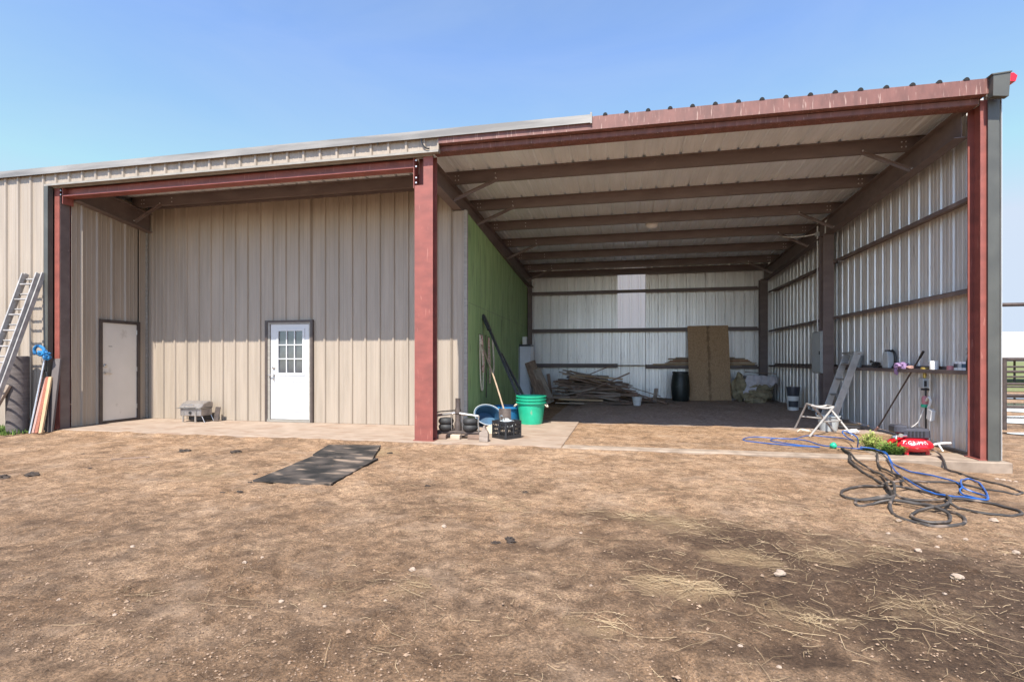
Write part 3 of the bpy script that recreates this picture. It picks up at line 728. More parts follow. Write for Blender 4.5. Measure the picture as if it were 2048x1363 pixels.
m = MB(); m.box((7.49, 5.42, 4.18), (7.57, 5.52, 4.27)); m.build('junction_box', 'galvanized', o, bevel=.004)
m = MB(); m.tube([(7.49, 5.47, 4.23), (7.3, 5.6, 4.22), (7.1, 5.8, 4.25), (6.95, 6.05, 4.33)], .014, 6, smooth=5); m.build('conduit', 'conduit_metal', o, smooth=True)
for z in (2.1, 3.35): MB().box((7.575, 4.98, z), (7.66, 5.52, z + .03)).build('strut_bracket', 'galvanized', o)
m = MB(); m.tube([(7.70, 4.86, 4.2), (7.72, 4.80, 4.1), (7.70, 4.79, 3.8), (7.72, 4.82, 3.52)], .006, 5, smooth=4); o2 = m.build('dangling_wire', 'white_plastic', loc=(7.7, 4.8, 3.5)); tag(o2, 'thin white wire dangling beside the steel post on the right wall', 'wire')

def crate_like(): pass
# outlet stand against the right wall
o = thing('outlet_post', 'thin upright pipe by the right wall carrying outlet boxes above the red compressor', 'outlet post', (7.76, 1.49, 0))
MB().tube([(7.76, 1.49, -.02), (7.76, 1.49, 1.0)], .014, 8).build('pipe', 'black_plastic', o, smooth=True)
b = MB().box((7.69, 1.42, .86), (7.77, 1.56, 1.01)).build('outlet_box', 'grey_enamel', o, bevel=.006)
MB().box((7.70, 1.412, .88), (7.735, 1.42, .97)).build('cover', 'black_plastic', b)
MB().lathe([(.05, .82), (.055, .835), (.05, .85)], (7.75, 1.49, 0), 12).build('collar', 'black_plastic', o)
MB().lathe([(.02, 1.01), (.025, 1.06), (.02, 1.09), (.05, 1.11), (.055, 1.17), (.04, 1.18)], (7.74, 1.48, 0), 14).build('brass_fitting', 'brass', o, smooth=True)
MB().lathe([(.035, .60), (.045, .64), (.045, .70), (.03, .73)], (7.74, 1.47, 0), 12).build('plug', 'pink_plastic', o, smooth=True)
MB().lathe([(.05, .555), (.055, .575), (.05, .60)], (7.74, 1.47, 0), 12).build('green_ring', 'green_plastic', o, smooth=True)
m = MB(); m.tube([(7.73, 1.42, .66), (7.72, 1.33, .72), (7.72, 1.28, .66), (7.72, 1.34, .56)], .018, 7, smooth=4); m.build('white_cord', 'white_plastic', o, smooth=True)
M_ = Matrix.Translation((7.72, 1.27, .46)) @ Matrix.Rotation(R(14), 4, 'X')
MB().box((-.03, -.06, -.09), (.03, .06, .08), M=M_).build('plug_box', 'white_plastic', o, bevel=.008)
m = MB(); m.tube([(7.73, 1.47, .55), (7.70, 1.50, .42), (7.68, 1.56, .30), (7.6, 1.62, .2)], .008, 6, smooth=5); m.build('white_cord', 'white_plastic', o)

# things on the shelf-like girt
ZS = 1.151
o = thing('pail', 'small grey pail at the far end of the shelf behind the ladder', 'pail', (7.74, 3.95, ZS))
m = MB(); m.lathe([(.085, 0), (.115, .23), (.12, .235), (.11, .235), (.083, .01), (0, .012)], (7.74, 3.93, ZS), 20); m.build('body', 'grey_enamel', o, smooth=True)
m = MB(); m.tube([(7.74, 3.82, ZS + .23), (7.70, 3.87, ZS + .30), (7.68, 3.93, ZS + .32), (7.70, 4.0, ZS + .30), (7.74, 4.04, ZS + .23)], .004, 5, smooth=4); m.build('bail', 'black_plastic', o)
o = thing('lantern', 'grey boxy can with black top and handle standing upright on the girt shelf', 'can', (7.75, 2.66, ZS))
m = MB(); m.prism([(2.50, 0), (2.72, 0), (2.715, .22), (2.67, .30), (2.55, .30), (2.515, .22)], 7.68, 7.82, axis=0); 
for i, v in enumerate(m.v): m.v[i] = (v[0], v[1], v[2] + ZS)
m.build('body', 'grey_enamel', o, bevel=.012)
m = MB(); m.tube([(7.75, 2.50, ZS + .02), (7.75, 2.42, ZS + .08), (7.75, 2.42, ZS + .24), (7.75, 2.5, ZS + .31), (7.75, 2.58, ZS + .29)], .02, 7, smooth=5); m.build('handle', 'black_plastic', o, smooth=True)
m = MB(); m.box((7.70, 2.56, ZS + .30), (7.80, 2.68, ZS + .325)); m.build('cap', 'black_plastic', o, bevel=.006)
m = MB(); m.tube([(7.73, 2.76, ZS + .01), (7.73, 2.76, ZS + .20), (7.73, 2.73, ZS + .25)], .018, 7, smooth=3); m.build('spout', 'black_plastic', o)
m = MB(); m.lump((7.72, 3.03, ZS + .055), (.06, .10, .06), 3, .5, 3, 2.5); m.tube([(7.70, 3.06, ZS + .09), (7.68, 3.15, ZS + .13), (7.7, 3.2, ZS + .1)], .015, 6, smooth=3)
tag(m.build('hose_nozzle', 'black_plastic', smooth=True, loc=(7.72, 3.03, ZS)), 'small dark tool lying on the shelf just left of the grey can', 'tool')
m = MB(); m.lump((7.70, 2.08, ZS + .045), (.07, .16, .055), 5, .6, 3, 2.4); m.lump((7.665, 2.18, ZS - .01), (.03, .06, .09), 6, .5, 3, 2)
tag(m.build('work_glove', 'purple_cloth', smooth=True, loc=(7.70, 2.1, ZS)), 'crumpled purple gloves draped over the edge of the shelf', 'gloves')
m = MB(); m.lump((7.71, 1.83, ZS + .025), (.05, .08, .03), 8, .4, 2); tag(m.build('rag', 'pink_wood', smooth=True, loc=(7.71, 1.83, ZS)), 'small pinkish rag on the shelf between the purple gloves and the pole', 'rag')
def can(y, r, h, matn, name, label, cat, grp=None, band=None):
    o = thing(name, label, cat, (7.735, y, ZS), grp)
    MB().lathe([(r, 0), (r, h * .96), (r * .93, h), (r * .9, h), (r * .9, h - .006), (0, h - .006)], (7.735, y, ZS), 18).build('body', matn, o, smooth=True)
    if band: MB().lathe([(r + .001, h * .3), (r + .001, h * .75)], (7.735, y, ZS), 18).build('paper_label', band, o, smooth=True)
    return o
can(1.22, .055, .13, 'white_plastic', 'paint_can', 'white can on the shelf just right of the brass fitting', 'can')
can(.80, .05, .06, 'pink_plastic', 'tin', 'squat pink tin at the start of the row of cans on the shelf', 'tin')
can(.655, .04, .12, 'white_plastic', 'spray_can', 'white can with dark label, next to the squat pink tin', 'can', 'cans at the front end of the shelf', 'charcoal_plastic')
can(.565, .04, .12, 'print_white', 'spray_can', 'white can with dark label in the middle of the three at the shelf end', 'can', 'cans at the front end of the shelf', 'grey_enamel')
can(.475, .04, .12, 'print_white', 'spray_can', 'white can with blue label closest to the red front column', 'can', 'cans at the front end of the shelf', 'faded_blue_plastic')
o = thing('spray_bottle', 'dark spray bottle at the end of the shelf by the red front column', 'bottle', (7.74, .38, ZS))
MB().lathe([(.05, 0), (.052, .12), (.04, .18), (.018, .24), (.018, .27)], (7.74, .37, ZS), 16).build('body', 'black_plastic', o, smooth=True)
m = MB(); m.box((7.72, .33, ZS + .27), (7.76, .45, ZS + .31)); m.bar((7.74, .44, ZS + .27), (7.74, .47, ZS + .21), .015, .012); m.build('trigger_head', 'grey_enamel', o, bevel=.005)

# broom-like pole, boards and white pipe by the right wall
m = MB(); m.tube([(7.70, 2.98, -.01), (7.74, 1.62, 1.33)], .012, 8); o = thing('pole', 'long thin metal pole with black grip leaning along the right wall', 'pole', (7.7, 2.98, 0)); m.build('shaft', 'steel_rust', o, smooth=True)
MB().tube([(7.74, 1.62, 1.33), (7.742, 1.52, 1.43)], .018, 8).build('grip', 'black_plastic', o, smooth=True)
MB().tube([(7.695, 3.0, -.012), (7.70, 2.9, .07)], .022, 8).build('tip', 'pink_wood', o, smooth=True)
def plank(p, q, w, t, matn, label, name='board', cat='board', grp=None, up=(0, 0, 1)):
    m = MB(); m.bar(p, q, w, t, up=up)
    P = (Vector(p) + Vector(q)) / 2
    # local frame: let the grain run along the board
    d = (Vector(q) - Vector(p)); L = d.length
    o = MB().box((-L / 2, -w / 2, -t / 2), (L / 2, w / 2, t / 2)).build(name, matn, bevel=min(.004, t / 5))
    x = d.normalized(); u = Vector(up); y = u.cross(x)
    if y.length < 1e-4: y = Vector((0, 1, 0)).cross(x)
    y.normalize(); z = x.cross(y)
    o.matrix_world = Matrix(((x.x, y.x, z.x, P.x), (x.y, y.y, z.y, P.y), (x.z, y.z, z.z, P.z), (0, 0, 0, 1)))
    return tag(o, label, cat, grp)
plank((7.02, 3.55, .005), (7.55, 3.28, .005), .13, .035, 'pale_wood', 'lower of two short pale boards lying on the floor by the right wall')
plank((7.2, 3.62, .04), (7.6, 3.42, .042), .12, .03, 'tan_wood', 'upper of two short pale boards lying on the floor by the right wall')
m = MB(); m.tube([(7.1, .72, .0), (7.3, .70, .03), (7.5, .66, .10), (7.64, .62, .12)], .016, 8, smooth=4); m.tube([(7.5, .66, .10), (7.54, .62, .0)], .012, 7)
tag(m.build('plastic_pipe', 'white_plastic', smooth=True, loc=(7.1, .7, 0)), 'white plastic pipe piece on the floor inside the red front column', 'pipe')
m = MB(); m.lump((7.10, 2.45, .03), (.10, .07, .035), 12, .6, 3, 2); tag(m.build('rag', 'print_white', smooth=True, loc=(7.1, 2.45, 0)), 'crumpled white rag on the dirt beyond the blue hose', 'rag')

# aluminium step ladder leaning on the right wall
o = thing('ladder', 'aluminium ladder with wide side rails leaning on the wall beside the steel post', 'ladder', (7.3, 3.9, 0))
def rail(x0, y0, x1, y1, z1, w, d): return MB().bar((x0, y0, -.01), (x1, y1, z1), w, d, up=(1, 0, .3))
MB().bar((7.16, 3.62, -.01), (7.64, 3.62, 1.42), .03, .13, up=(1, 0, .3)).build('side_rail', 'aluminium', o, bevel=.004)
MB().bar((7.16, 4.12, -.01), (7.64, 4.12, 1.42), .03, .13, up=(1, 0, .3)).build('side_rail', 'aluminium', o, bevel=.004)
for k in range(4):
    t = .2 + .22 * k; x = 7.16 + .48 * t
    MB().box((x - .05, 3.636, 1.42 * t - .02), (x + .06, 4.104, 1.42 * t + .015)).build('step', 'dull_aluminium', o, bevel=.003)
MB().box((7.56, 3.58, 1.421), (7.72, 4.16, 1.46)).build('top_cap', 'aluminium', o, bevel=.006)

# stool frame
o = thing('stool_frame', 'pale tubular stool frame without a seat standing on splayed legs', 'stool', (6.58, 2.45, 0))
A, Bq, Cq, Dq = (6.40, 2.32, .49), (6.74, 2.30, .47), (6.42, 2.66, .49), (6.76, 2.64, .47)
m = MB()
m.tube([A, (6.5, 2.31, .455), (6.64, 2.31, .445), Bq], .018, 8, smooth=4); m.tube([Cq, (6.52, 2.65, .455), (6.66, 2.65, .445), Dq], .018, 8, smooth=4); m.tube([A, Cq], .016, 8); m.tube([Bq, Dq], .016, 8)
m.build('top_frame', 'dull_aluminium', o, smooth=True)
for a, f_ in ((A, (6.88, 2.62, -.02)), (Bq, (6.22, 1.90, -.02)), (Cq, (6.31, 2.98, -.02)), (Dq, (7.0, 2.2, -.02))):
    MB().tube([a, f_], .018, 8).build('leg', 'dull_aluminium', o, smooth=True)
MB().tube([(6.52, 2.12, .22), (6.90, 2.40, .22)], .014, 8).build('stretcher', 'dull_aluminium', o, smooth=True)
MB().tube([(6.36, 2.84, .24), (6.66, 2.47, .24)], .014, 8).build('stretcher', 'dull_aluminium', o, smooth=True)
o = thing('tub', 'plain grey tub on the floor behind the stool frame', 'tub', (6.85, 2.85, 0))
MB().lathe([(.14, -.015), (.185, .24), (.2, .245), (.2, .26), (.18, .26), (.135, 0), (0, .0)], (6.85, 2.85, 0), 20).build('body', 'grey_enamel', o, smooth=True)
m = MB(); m.tube([(6.2, 2.45, .0), (6.3, 2.55, .03), (6.42, 2.5, .01), (6.36, 2.38, .02), (6.25, 2.42, .04), (6.4, 2.6, .01)], .012, 6, smooth=5); tag(m.build('rope', 'rope_cotton', smooth=True, loc=(6.3, 2.5, 0)), 'short tangle of pale rope on the dirt between the stool legs', 'rope')

# pancake compressor
CX, CY = 7.03, .42
o = thing('air_compressor', 'red round air compressor with black motor cover beside the weeds', 'compressor', (CX, CY, 0))
prof = [(0, .025), (.12, .027), (.2, .038), (.255, .072), (.27, .108), (.262, .142), (.225, .178), (.15, .205), (.05, .215), (0, .215)]
MB().lathe(prof, (CX, CY, 0), 40).build('tank', 'red_enamel', o, smooth=True)
m = MB(); m.box((CX - .11, CY - .11, .195), (CX + .21, CY + .14, .345)); sh = m.build('motor_cover', 'charcoal_plastic', o, bevel=.03)
m = MB(); m.box((CX - .22, CY - .08, .27), (CX - .05, CY + .12, .385)); m.build('pump_cover', 'charcoal_plastic', o, bevel=.022)
m = MB(); 
for q in range(5): m.box((CX - .07 + q * .045, CY - .118, .24), (CX - .05 + q * .045, CY - .109, .31))
m.build('cooling_vent', 'black_plastic', sh)
m = MB(); m.tube([(CX - .10, CY - .12, .25), (CX - .22, CY - .16, .245), (CX - .30, CY - .18, .235)], .018, 8); m.lathe([(.028, 0), (.028, .02), (0, .02)], (CX - .20, CY - .18, .26), 12, M=Matrix.Rotation(R(90), 3, 'X')); m.tube([(CX - .24, CY - .16, .25), (CX - .26, CY - .2, .205)], .014, 8); m.build('gauge_manifold', 'chrome', o, smooth=True)
for k in range(4):
    t = R(45 + 90 * k + 10)
    MB().bar((CX + .20 * math.cos(t), CY + .20 * math.sin(t), -.012), (CX + .20 * math.cos(t), CY + .20 * math.sin(t), .09), .05, .045, up=(math.cos(t), math.sin(t), 0)).build('foot', 'red_enamel', o, bevel=.006)
def tank_point(a, z):
    zs = [p_[1] for p_ in prof]; rs = [p_[0] for p_ in prof]
    r = float(np.interp(z, zs, rs)) + .0025
    return (CX + r * math.sin(a), CY - r * math.cos(a), z)
def wrap_text(txt, size, a0, z0, name, lift=1.0):
    cu = bpy.data.curves.new('lettering', 'FONT'); cu.body = txt; cu.size = size; cu.align_x = 'CENTER'; cu.space_character = 1.12; cu.resolution_u = 2
    ob = bpy.data.objects.new('tmp', cu); COL.objects.link(ob)
    bpy.context.view_layer.update()
    me_ = bpy.data.meshes.new_from_object(ob.evaluated_get(bpy.context.evaluated_depsgraph_get()))
    bpy.data.objects.remove(ob)
    bm = bmesh.new(); bm.from_mesh(me_)
    bmesh.ops.triangulate(bm, faces=bm.faces[:])
    bmesh.ops.subdivide_edges(bm, edges=bm.edges[:], cuts=1)
    mb = MB(); vs = []
    bm.verts.index_update()
    for v in bm.verts:
        z = z0 + v.co.y * lift; a = a0 + v.co.x / .24
        vs.append(tank_point(a, z))
    mb.add(vs, [tuple(v.index for v in f_.verts) for f_ in bm.faces]); bm.free()
    return mb.build(name, 'print_white', o)
wrap_text('T.GRIPPIT', .066, R(-8), .150, 'lettering', .78)
wrap_text('PRO', .04, R(-72), .09, 'lettering', .8)
mk = MB()
vs = [tank_point(R(-8) + x * .8 / .24, .098 + y * .7) for x, y in ((-.03, .006), (0, -.005), (.03, .006), (0, .001))]
mk.add(vs, [(0, 1, 2, 3)]); mk.build('emblem', 'print_white', o)

# hoses
HA = [(6.27, 0.69, 0), (6.14, 0.09, 0), (5.97, -0.39, 0.02), (5.89, -0.92, 0), (5.83, -1.41, 0), (5.79, -1.72, 0.02), (5.66, -2.14, 0.05), (5.56, -2.39, 0.05), (5.46, -2.56, 0.03), (5.42, -2.67, 0), (5.38, -2.89, 0), (5.45, -2.99, 0), (5.51, -3.08, 0), (5.65, -3.08, 0), (5.77, -3.02, 0), (5.85, -2.91, 0), (5.9, -2.75, 0), (5.88, -2.58, 0), (5.77, -2.56, 0.03), (5.67, -2.45, 0.03), (5.51, -2.45, 0.03), (5.36, -2.46, 0), (5.22, -2.55, 0), (5.22, -2.45, 0), (5.31, -2.32, 0), (5.44, -2.34, 0.03), (5.55, -2.32, 0.05)]
HB = [(6.26, 0.65, 0), (6.06, -0.24, 0.03), (6.0, -0.74, 0.02), (6.0, -1.01, 0), (5.9, -1.48, 0.03), (5.8, -1.86, 0.06), (5.63, -2.26, 0.06), (5.55, -2.41, 0.05), (5.45, -2.39, 0.02), (5.25, -2.35, 0), (5.2, -2.27, 0), (5.21, -2.16, 0), (5.3, -1.97, 0), (5.45, -1.84, 0), (5.64, -1.74, 0), (5.78, -1.71, 0), (5.8, -1.92, 0.04), (5.96, -1.83, 0), (6.07, -1.97, 0), (6.09, -2.18, 0.02), (6.04, -2.36, 0.04), (5.9, -2.56, 0.04), (5.76, -2.66, 0.03), (5.63, -2.69, 0), (5.52, -2.79, 0), (5.48, -2.93, 0), (5.55, -3.01, 0), (5.68, -2.99, 0), (5.75, -2.9, 0), (5.8, -2.78, 0), (5.77, -2.69, 0.03), (5.71, -2.6, 0.04), (5.62, -2.53, 0.03), (5.54, -2.47, 0.03)]
HD = [(7.2, 0.22, 0.08), (7.22, 0.08, 0.03), (7.14, -0.16, 0), (7.01, -0.56, 0), (6.97, -0.88, 0), (7.01, -1.16, 0), (7.06, -1.38, 0), (7.07, -1.56, 0), (7.04, -1.67, 0), (6.94, -1.75, 0), (6.88, -1.68, 0), (6.78, -1.56, 0), (6.67, -1.42, 0), (6.62, -1.34, 0), (6.44, -1.33, 0), (6.23, -1.37, 0), (6.12, -1.39, 0.02)]
HC = [(6.47, 0.07, 0.03), (6.37, -0.19, 0), (6.2, -0.63, 0.02), (6.13, -1.0, 0.02), (6.12, -1.3, 0.02), (6.18, -1.48, 0), (6.18, -1.75, 0), (6.14, -2.04, 0.02), (6.03, -2.36, 0.06), (5.96, -2.51, 0.05), (6.03, -2.51, 0), (6.1, -2.65, 0), (6.26, -2.69, 0), (6.4, -2.63, 0), (6.47, -2.56, 0), (6.5, -2.41, 0), (6.44, -2.26, 0), (6.33, -2.18, 0), (6.15, -2.21, 0.02), (6.0, -2.28, 0.02), (5.83, -2.28, 0.01), (5.73, -2.23, 0.01), (5.65, -2.27, 0.04), (5.7, -2.01, 0.05), (5.79, -1.74, 0.05), (5.87, -1.72, 0.05), (5.98, -1.65, 0.05), (6.04, -1.51, 0.06), (6.05, -1.34, 0.05)]
BL = [(7.26, 0.87, 0.15), (7.12, 0.83, 0.1), (6.72, 0.67, 0.02), (6.42, 0.58, 0.02), (6.29, 0.81, 0), (6.09, 0.94, 0), (5.99, 1.45, 0), (5.61, 1.55, 0), (5.45, 1.24, 0), (5.66, 0.94, 0), (5.99, 0.74, 0), (5.52, 0.84, 0), (5.06, 1.13, 0), (5.08, 1.42, 0), (5.31, 1.64, 0), (5.81, 1.55, 0), (6.23, 2.0, 0), (6.5, 1.93, 0), (6.66, 1.64, 0.02), (6.45, 0.72, 0.1), (6.2, 0.34, 0.22), (6.16, 0.37, 0.28), (6.24, 0.45, 0.28), (6.37, 0.42, 0.2), (6.41, 0.51, 0.05)]
BL2 = [(6.41, 0.43, 0.06), (6.56, 0.31, 0.05), (6.54, -0.02, 0.02), (6.46, -0.43, 0), (6.43, -0.8, 0), (6.53, -1.06, 0), (6.63, -1.24, 0), (6.62, -1.43, 0), (6.53, -1.65, 0.02), (6.42, -1.8, 0.02), (6.38, -1.93, 0), (6.41, -2.05, 0), (6.48, -2.1, 0), (6.58, -1.94, 0), (6.78, -1.53, 0), (6.89, -1.21, 0), (6.87, -1.11, 0), (6.7, -1.32, 0.02), (6.57, -1.55, 0.03), (6.5, -1.72, 0.02), (6.56, -1.79, 0), (6.56, -1.95, 0), (6.5, -2.07, 0), (6.43, -2.14, 0), (6.29, -2.11, 0.01), (6.1, -2.23, 0.04), (6.04, -2.17, 0.04), (6.0, -2.0, 0.04), (6.07, -1.65, 0.03), (6.17, -1.09, 0.03), (6.43, -0.39, 0.02), (6.6, 0.17, 0.03), (6.61, 0.49, 0.04)]
def ground_path(P, r, lift=0):
    P3 = catmull([Vector(p) for p in P], 8); out = []
    for p in P3:
        b = max(GH(p.x, p.y), 0 if (p.y > -.15 and p.y < .2) else -9)
        if -.3 < p.y <= -.15: b = max(b, -.05 + (p.y + .3) * .33)
        out.append((p.x, p.y, b + r * .8 + p.z + lift))
    for _ in range(2):
        out = [out[0]] + [(a[1][0], a[1][1], (a[0][2] + a[1][2] * 2 + a[2][2]) / 4) for a in zip(out, out[1:], out[2:])] + [out[-1]]
    return out
def hose(P, r, matn, label, lift=0):
    pts = ground_path(P, r, lift)
    m = MB(); m.tube(pts, r, 8)
    return tag(m.build('hose', matn, smooth=True, loc=pts[0]), label, 'hose')
hose(HA, .0145, 'brown_hose', 'heavy dark brown hose looped in wide circles on the dirt, with the largest coils', 0)
hose(HB, .013, 'brown_hose', 'dark hose bundled across the middle of the coils with the small tight loop', .012)
hose(HC, .0125, 'brown_hose', 'dark hose from the kerb through the coils to the wide loop reaching farthest right', .004)
hose(HD, .0115, 'brown_hose', 'dark hose running from the red compressor out in a long narrow loop', .004)
m1 = hose(BL, .0085, 'blue_hose', 'bright blue air hose looped on the dirt from the compressor to the left', .006)
hose(BL2, .0085, 'blue_hose', 'bright blue air hose running forward over the dark coils to a round loop', .012)
hose([(7.26, 0.37, 0), (7.23, 0.07, 0), (7.02, -0.44, 0), (6.93, -0.89, 0)], .008, 'black_plastic', 'thin black cord lying next to the hose right of the compressor', .0)
m = MB(); m.lump((6.17, .72, .02), (.05, .06, .05), 4, .25, 2); tag(m.build('hose_tie', 'green_plastic', smooth=True, loc=(6.17, .72, 0)), 'green wrapping that ties the dark hoses together near the kerb', 'tie')

# ------------------------------------------------------------------ back of the bay
o = thing('barrel', 'dark plastic barrel standing left of the strand board sheet', 'barrel', (4.9, 9.5, 0))
MB().lathe([(.22, 0), (.25, .03), (.275, .2), (.29, .42), (.275, .65), (.25, .82), (.235, .85), (.235, .9)], (4.9, 9.5, 0), 28).build('body', 'dark_barrel', o, smooth=True)
MB().lathe([(.235, .88), (.25, .885), (.25, .93), (.225, .935), (.22, .91), (0, .91)], (4.9, 9.5, 0), 28).build('lid', 'black_plastic', o, smooth=True)
M_ = Matrix.Translation((5.84, 9.72, 0)) @ Matrix.Rotation(R(-13), 4, 'X')
o = MB().box((-.635, -.008, 0.0), (.635, .008, 2.5), M=M_).build('board_sheet', 'osb', loc=(5.84, 9.72, 0)); tag(o, 'large brown strand board sheet leaning upright on the back wall', 'board')
# long boards on the girt
zt = 1.10
for k, (x0, x1, dy, t, mt) in enumerate([(2.4, 6.9, 0, .035, 'grey_wood'), (4.1, 7.3, 0, .04, 'tan_wood'), (4.5, 7.35, .0, .035, 'pale_wood'), (4.6, 7.2, 0, .03, 'tan_wood'), (4.65, 7.15, .02, .03, 'redwood'), (4.75, 7.1, .01, .035, 'tan_wood'), (4.6, 7.0, .0, .035, 'old_wood'), (4.85, 6.7, .02, .03, 'pale_wood')]):
    lab = ['longest grey board at the bottom of the stack on the back wall girt', 'tan board second from the bottom of the stack on the girt', 'pale board third from the bottom of the stack on the girt', 'tan board in the middle of the stack on the girt', 'reddish board in the stack on the back wall girt', 'tan board just above the reddish one in the stack', 'brown board second from the top of the girt stack', 'pale board on top of the stack on the girt'][k]
    plank((x0, 10.37 + dy, zt + t / 2), (x1, 10.37 + dy, zt + t / 2 + .004), .14, t, mt, lab, grp='boards stacked on the back wall girt')
    zt += t + .004
# scrap lumber pile
def heap_board(p, q, w, t, matn, lab='weathered brown board in the scrap lumber pile by the back wall'):
    return plank(p, q, w, t, matn, lab, grp='boards in the scrap lumber pile')
rr = random.Random(5)
for k in range(92):
    cx = rr.triangular(1.5, 3.5, 2.05); cy = rr.uniform(7.75, 9.2)
    top = max(.06, .86 * (1 - abs(cx - 2.0) / (1.0 if cx < 2 else 2.1)) * (1 - max(0, 8.2 - cy) * 1.4))
    z = rr.uniform(.02, top); L = rr.uniform(.9, 2.1) * (.75 if cx > 3 else 1)
    a = rr.gauss(0, .38); tilt = rr.gauss(-.12 if cx > 2 else .10, .13) * min(1, z * 2.5)
    dx, dy = math.cos(a) * L / 2, math.sin(a) * L / 2
    heap_board((cx - dx, cy - dy, max(.03, z - tilt * L / 2)), (cx + dx, cy + dy, max(.03, z + tilt * L / 2)), rr.uniform(.09, .19), rr.uniform(.03, .06), rr.choice(['old_wood', 'old_wood', 'old_wood', 'grey_wood', 'old_wood', 'old_wood', 'tan_wood' if rr.random() < .35 else 'old_wood']))
for p, q, w, t, mt, lab in [((1.55, 7.75, .14), (3.3, 7.95, .92), .12, .035, 'old_wood', 'brown board crossing the scrap pile, rising to the upper right'),
        ((2.0, 7.85, .78), (4.35, 7.95, .04), .11, .035, 'old_wood', 'brown board crossing the scrap pile, sloping down to the far right'),
        ((2.05, 8.1, .88), (4.2, 8.3, .22), .09, .03, 'grey_wood', 'greyish board sloping down the right side of the scrap pile'),
        ((1.25, 8.5, .86), (3.1, 8.4, .72), .10, .04, 'tan_wood', 'pale tan board near the top of the scrap pile'),
        ((1.2, 9.0, .98), (2.6, 8.8, .72), .05, .05, 'grey_wood', 'thin stick poking up at the upper left of the scrap pile'),
        ((1.15, 7.6, .03), (2.2, 7.5, .03), .14, .03, 'pale_wood', 'pale board lying flat in front of the scrap pile'),
        ((2.0, 7.45, .04), (3.5, 7.6, .05), .12, .03, 'old_wood', 'brown board lying flat in front of the scrap pile behind the white bucket'),
        ((4.05, 8.6, .02), (4.12, 8.9, .42), .12, .03, 'grey_wood', 'short grey board standing up at the right end of the scrap pile'),
        ((.95, 8.6, .62), (2.0, 8.5, .55), .14, .05, 'old_wood', 'dark board sticking out of the left side of the scrap pile')]:
    plank(p, q, w, t, mt, lab, grp='boards in the scrap lumber pile')
for p, q, w, mt, lab in [((.72, 7.9, .0), (.22, 8.4, 1.25), .34, 'old_wood', 'wide brown board leaning beside the white cabinet'), ((.95, 7.9, .0), (.45, 8.3, 1.02), .26, 'grey_wood', 'greyish board leaning to the right of the wide brown one'), ((.92, 8.4, .0), (.72, 9.0, .85), .1, 'old_wood', 'narrow dark board leaning just left of the scrap pile')]:
    plank(p, q, w, .03, mt, lab, up=(0, -1, .3))
o = thing('bucket', 'small white bucket in front of the scrap lumber pile', 'bucket', (3.5, 7.5, 0))
MB().lathe([(.105, 0), (.135, .22), (.143, .225), (.143, .24), (.13, .24), (.1, .02), (0, .02)], (3.5, 7.5, 0), 20).build('body', 'white_plastic', o, smooth=True)
m = MB(); m.tube([(3.36, 7.5, .23), (3.38, 7.40, .17), (3.5, 7.355, .12), (3.62, 7.4, .17), (3.64, 7.5, .23)], .004, 5, smooth=4); m.build('bail', 'grey_enamel', o)
# nested buckets by the right wall
o = thing('bucket', 'white pail with dark printed label holding a dark bucket by the right wall', 'bucket', (7.42, 6.85, 0))
MB().lathe([(.13, 0), (.15, .34), (.158, .345), (.158, .37), (.145, .37), (.125, .02), (0, .02)], (7.42, 6.85, 0), 22).build('body', 'white_plastic', o, smooth=True)
m = MB(); n_ = 8
vs = []
for i in range(n_ + 1):
    a = R(-150 + 95 * i / n_)
    for z in (.09, .25): vs.append((7.42 + (.1455 + (z - .09) * .05) * math.cos(a), 6.85 + (.1455 + (z - .09) * .05) * math.sin(a), z))
m.add(vs, [(2 * i, 2 * i + 2, 2 * i + 3, 2 * i + 1) for i in range(n_)]); m.build('paper_label', 'charcoal_plastic', o)
o = thing('bucket', 'dark navy bucket nested in the white pail by the right wall', 'bucket', (7.42, 6.85, .2))
MB().lathe([(.12, .2), (.155, .58), (.165, .585), (.165, .605), (.15, .605), (.115, .22), (0, .22)], (7.42, 6.85, 0), 22).build('body', 'charcoal_plastic', o, smooth=True)
# sacks and tarp
def sack(c, r, seed, label, matn='olive_sack'):
    m = MB(); m.lump(c, r, seed, .32, 4, 1.7)
    m.v = [(x, y, max(z, .0)) for x, y, z in m.v]
    tag(m.build('sack', matn, smooth=True, loc=(c[0], c[1], 0)), label, 'sack', 'olive sacks piled in the back corner')
sack((6.72, 9.55, .42), (.26, .3, .40), 2, 'upright olive sack beside the strand board sheet')
sack((7.15, 9.25, .22), (.40, .32, .22), 4, 'big olive sack at the bottom under the white tarp')
sack((7.25, 9.35, .48), (.34, .26, .15), 9, 'flattened olive sack lying directly under the white tarp')
sack((6.98, 8.92, .10), (.26, .18, .13), 13, 'small olive sack lying at the front of the pile')
m = MB(); nx_, ny_ = 36, 22; vs = []
for j in range(ny_ + 1):
    for i in range(nx_ + 1):
        u, v = i / nx_, j / ny_
        x = 6.72 + u * .98; y = 9.75 - v * .80
        z = .84 - .06 * u + .045 * mnoise.fractal(Vector((u * 3, v * 3, 1)), 1, 2, 4)
        if v > .55:
            q = (v - .55) / .45; drop = q * (.55 * max(0, 1 - abs(u - .10) * 3.0) + .26 + .12 * mnoise.noise(Vector((u * 6, 0, 4))))
            z -= drop; y = 9.31 - (v - .55) * .5
        if u < .12: z -= (.12 - u) * 3.2
        vs.append((x, y - .02 * math.sin(u * 30), max(.05, z)))
m.add(vs, [(j * (nx_ + 1) + i, j * (nx_ + 1) + i + 1, (j + 1) * (nx_ + 1) + i + 1, (j + 1) * (nx_ + 1) + i) for j in range(ny_) for i in range(nx_)])
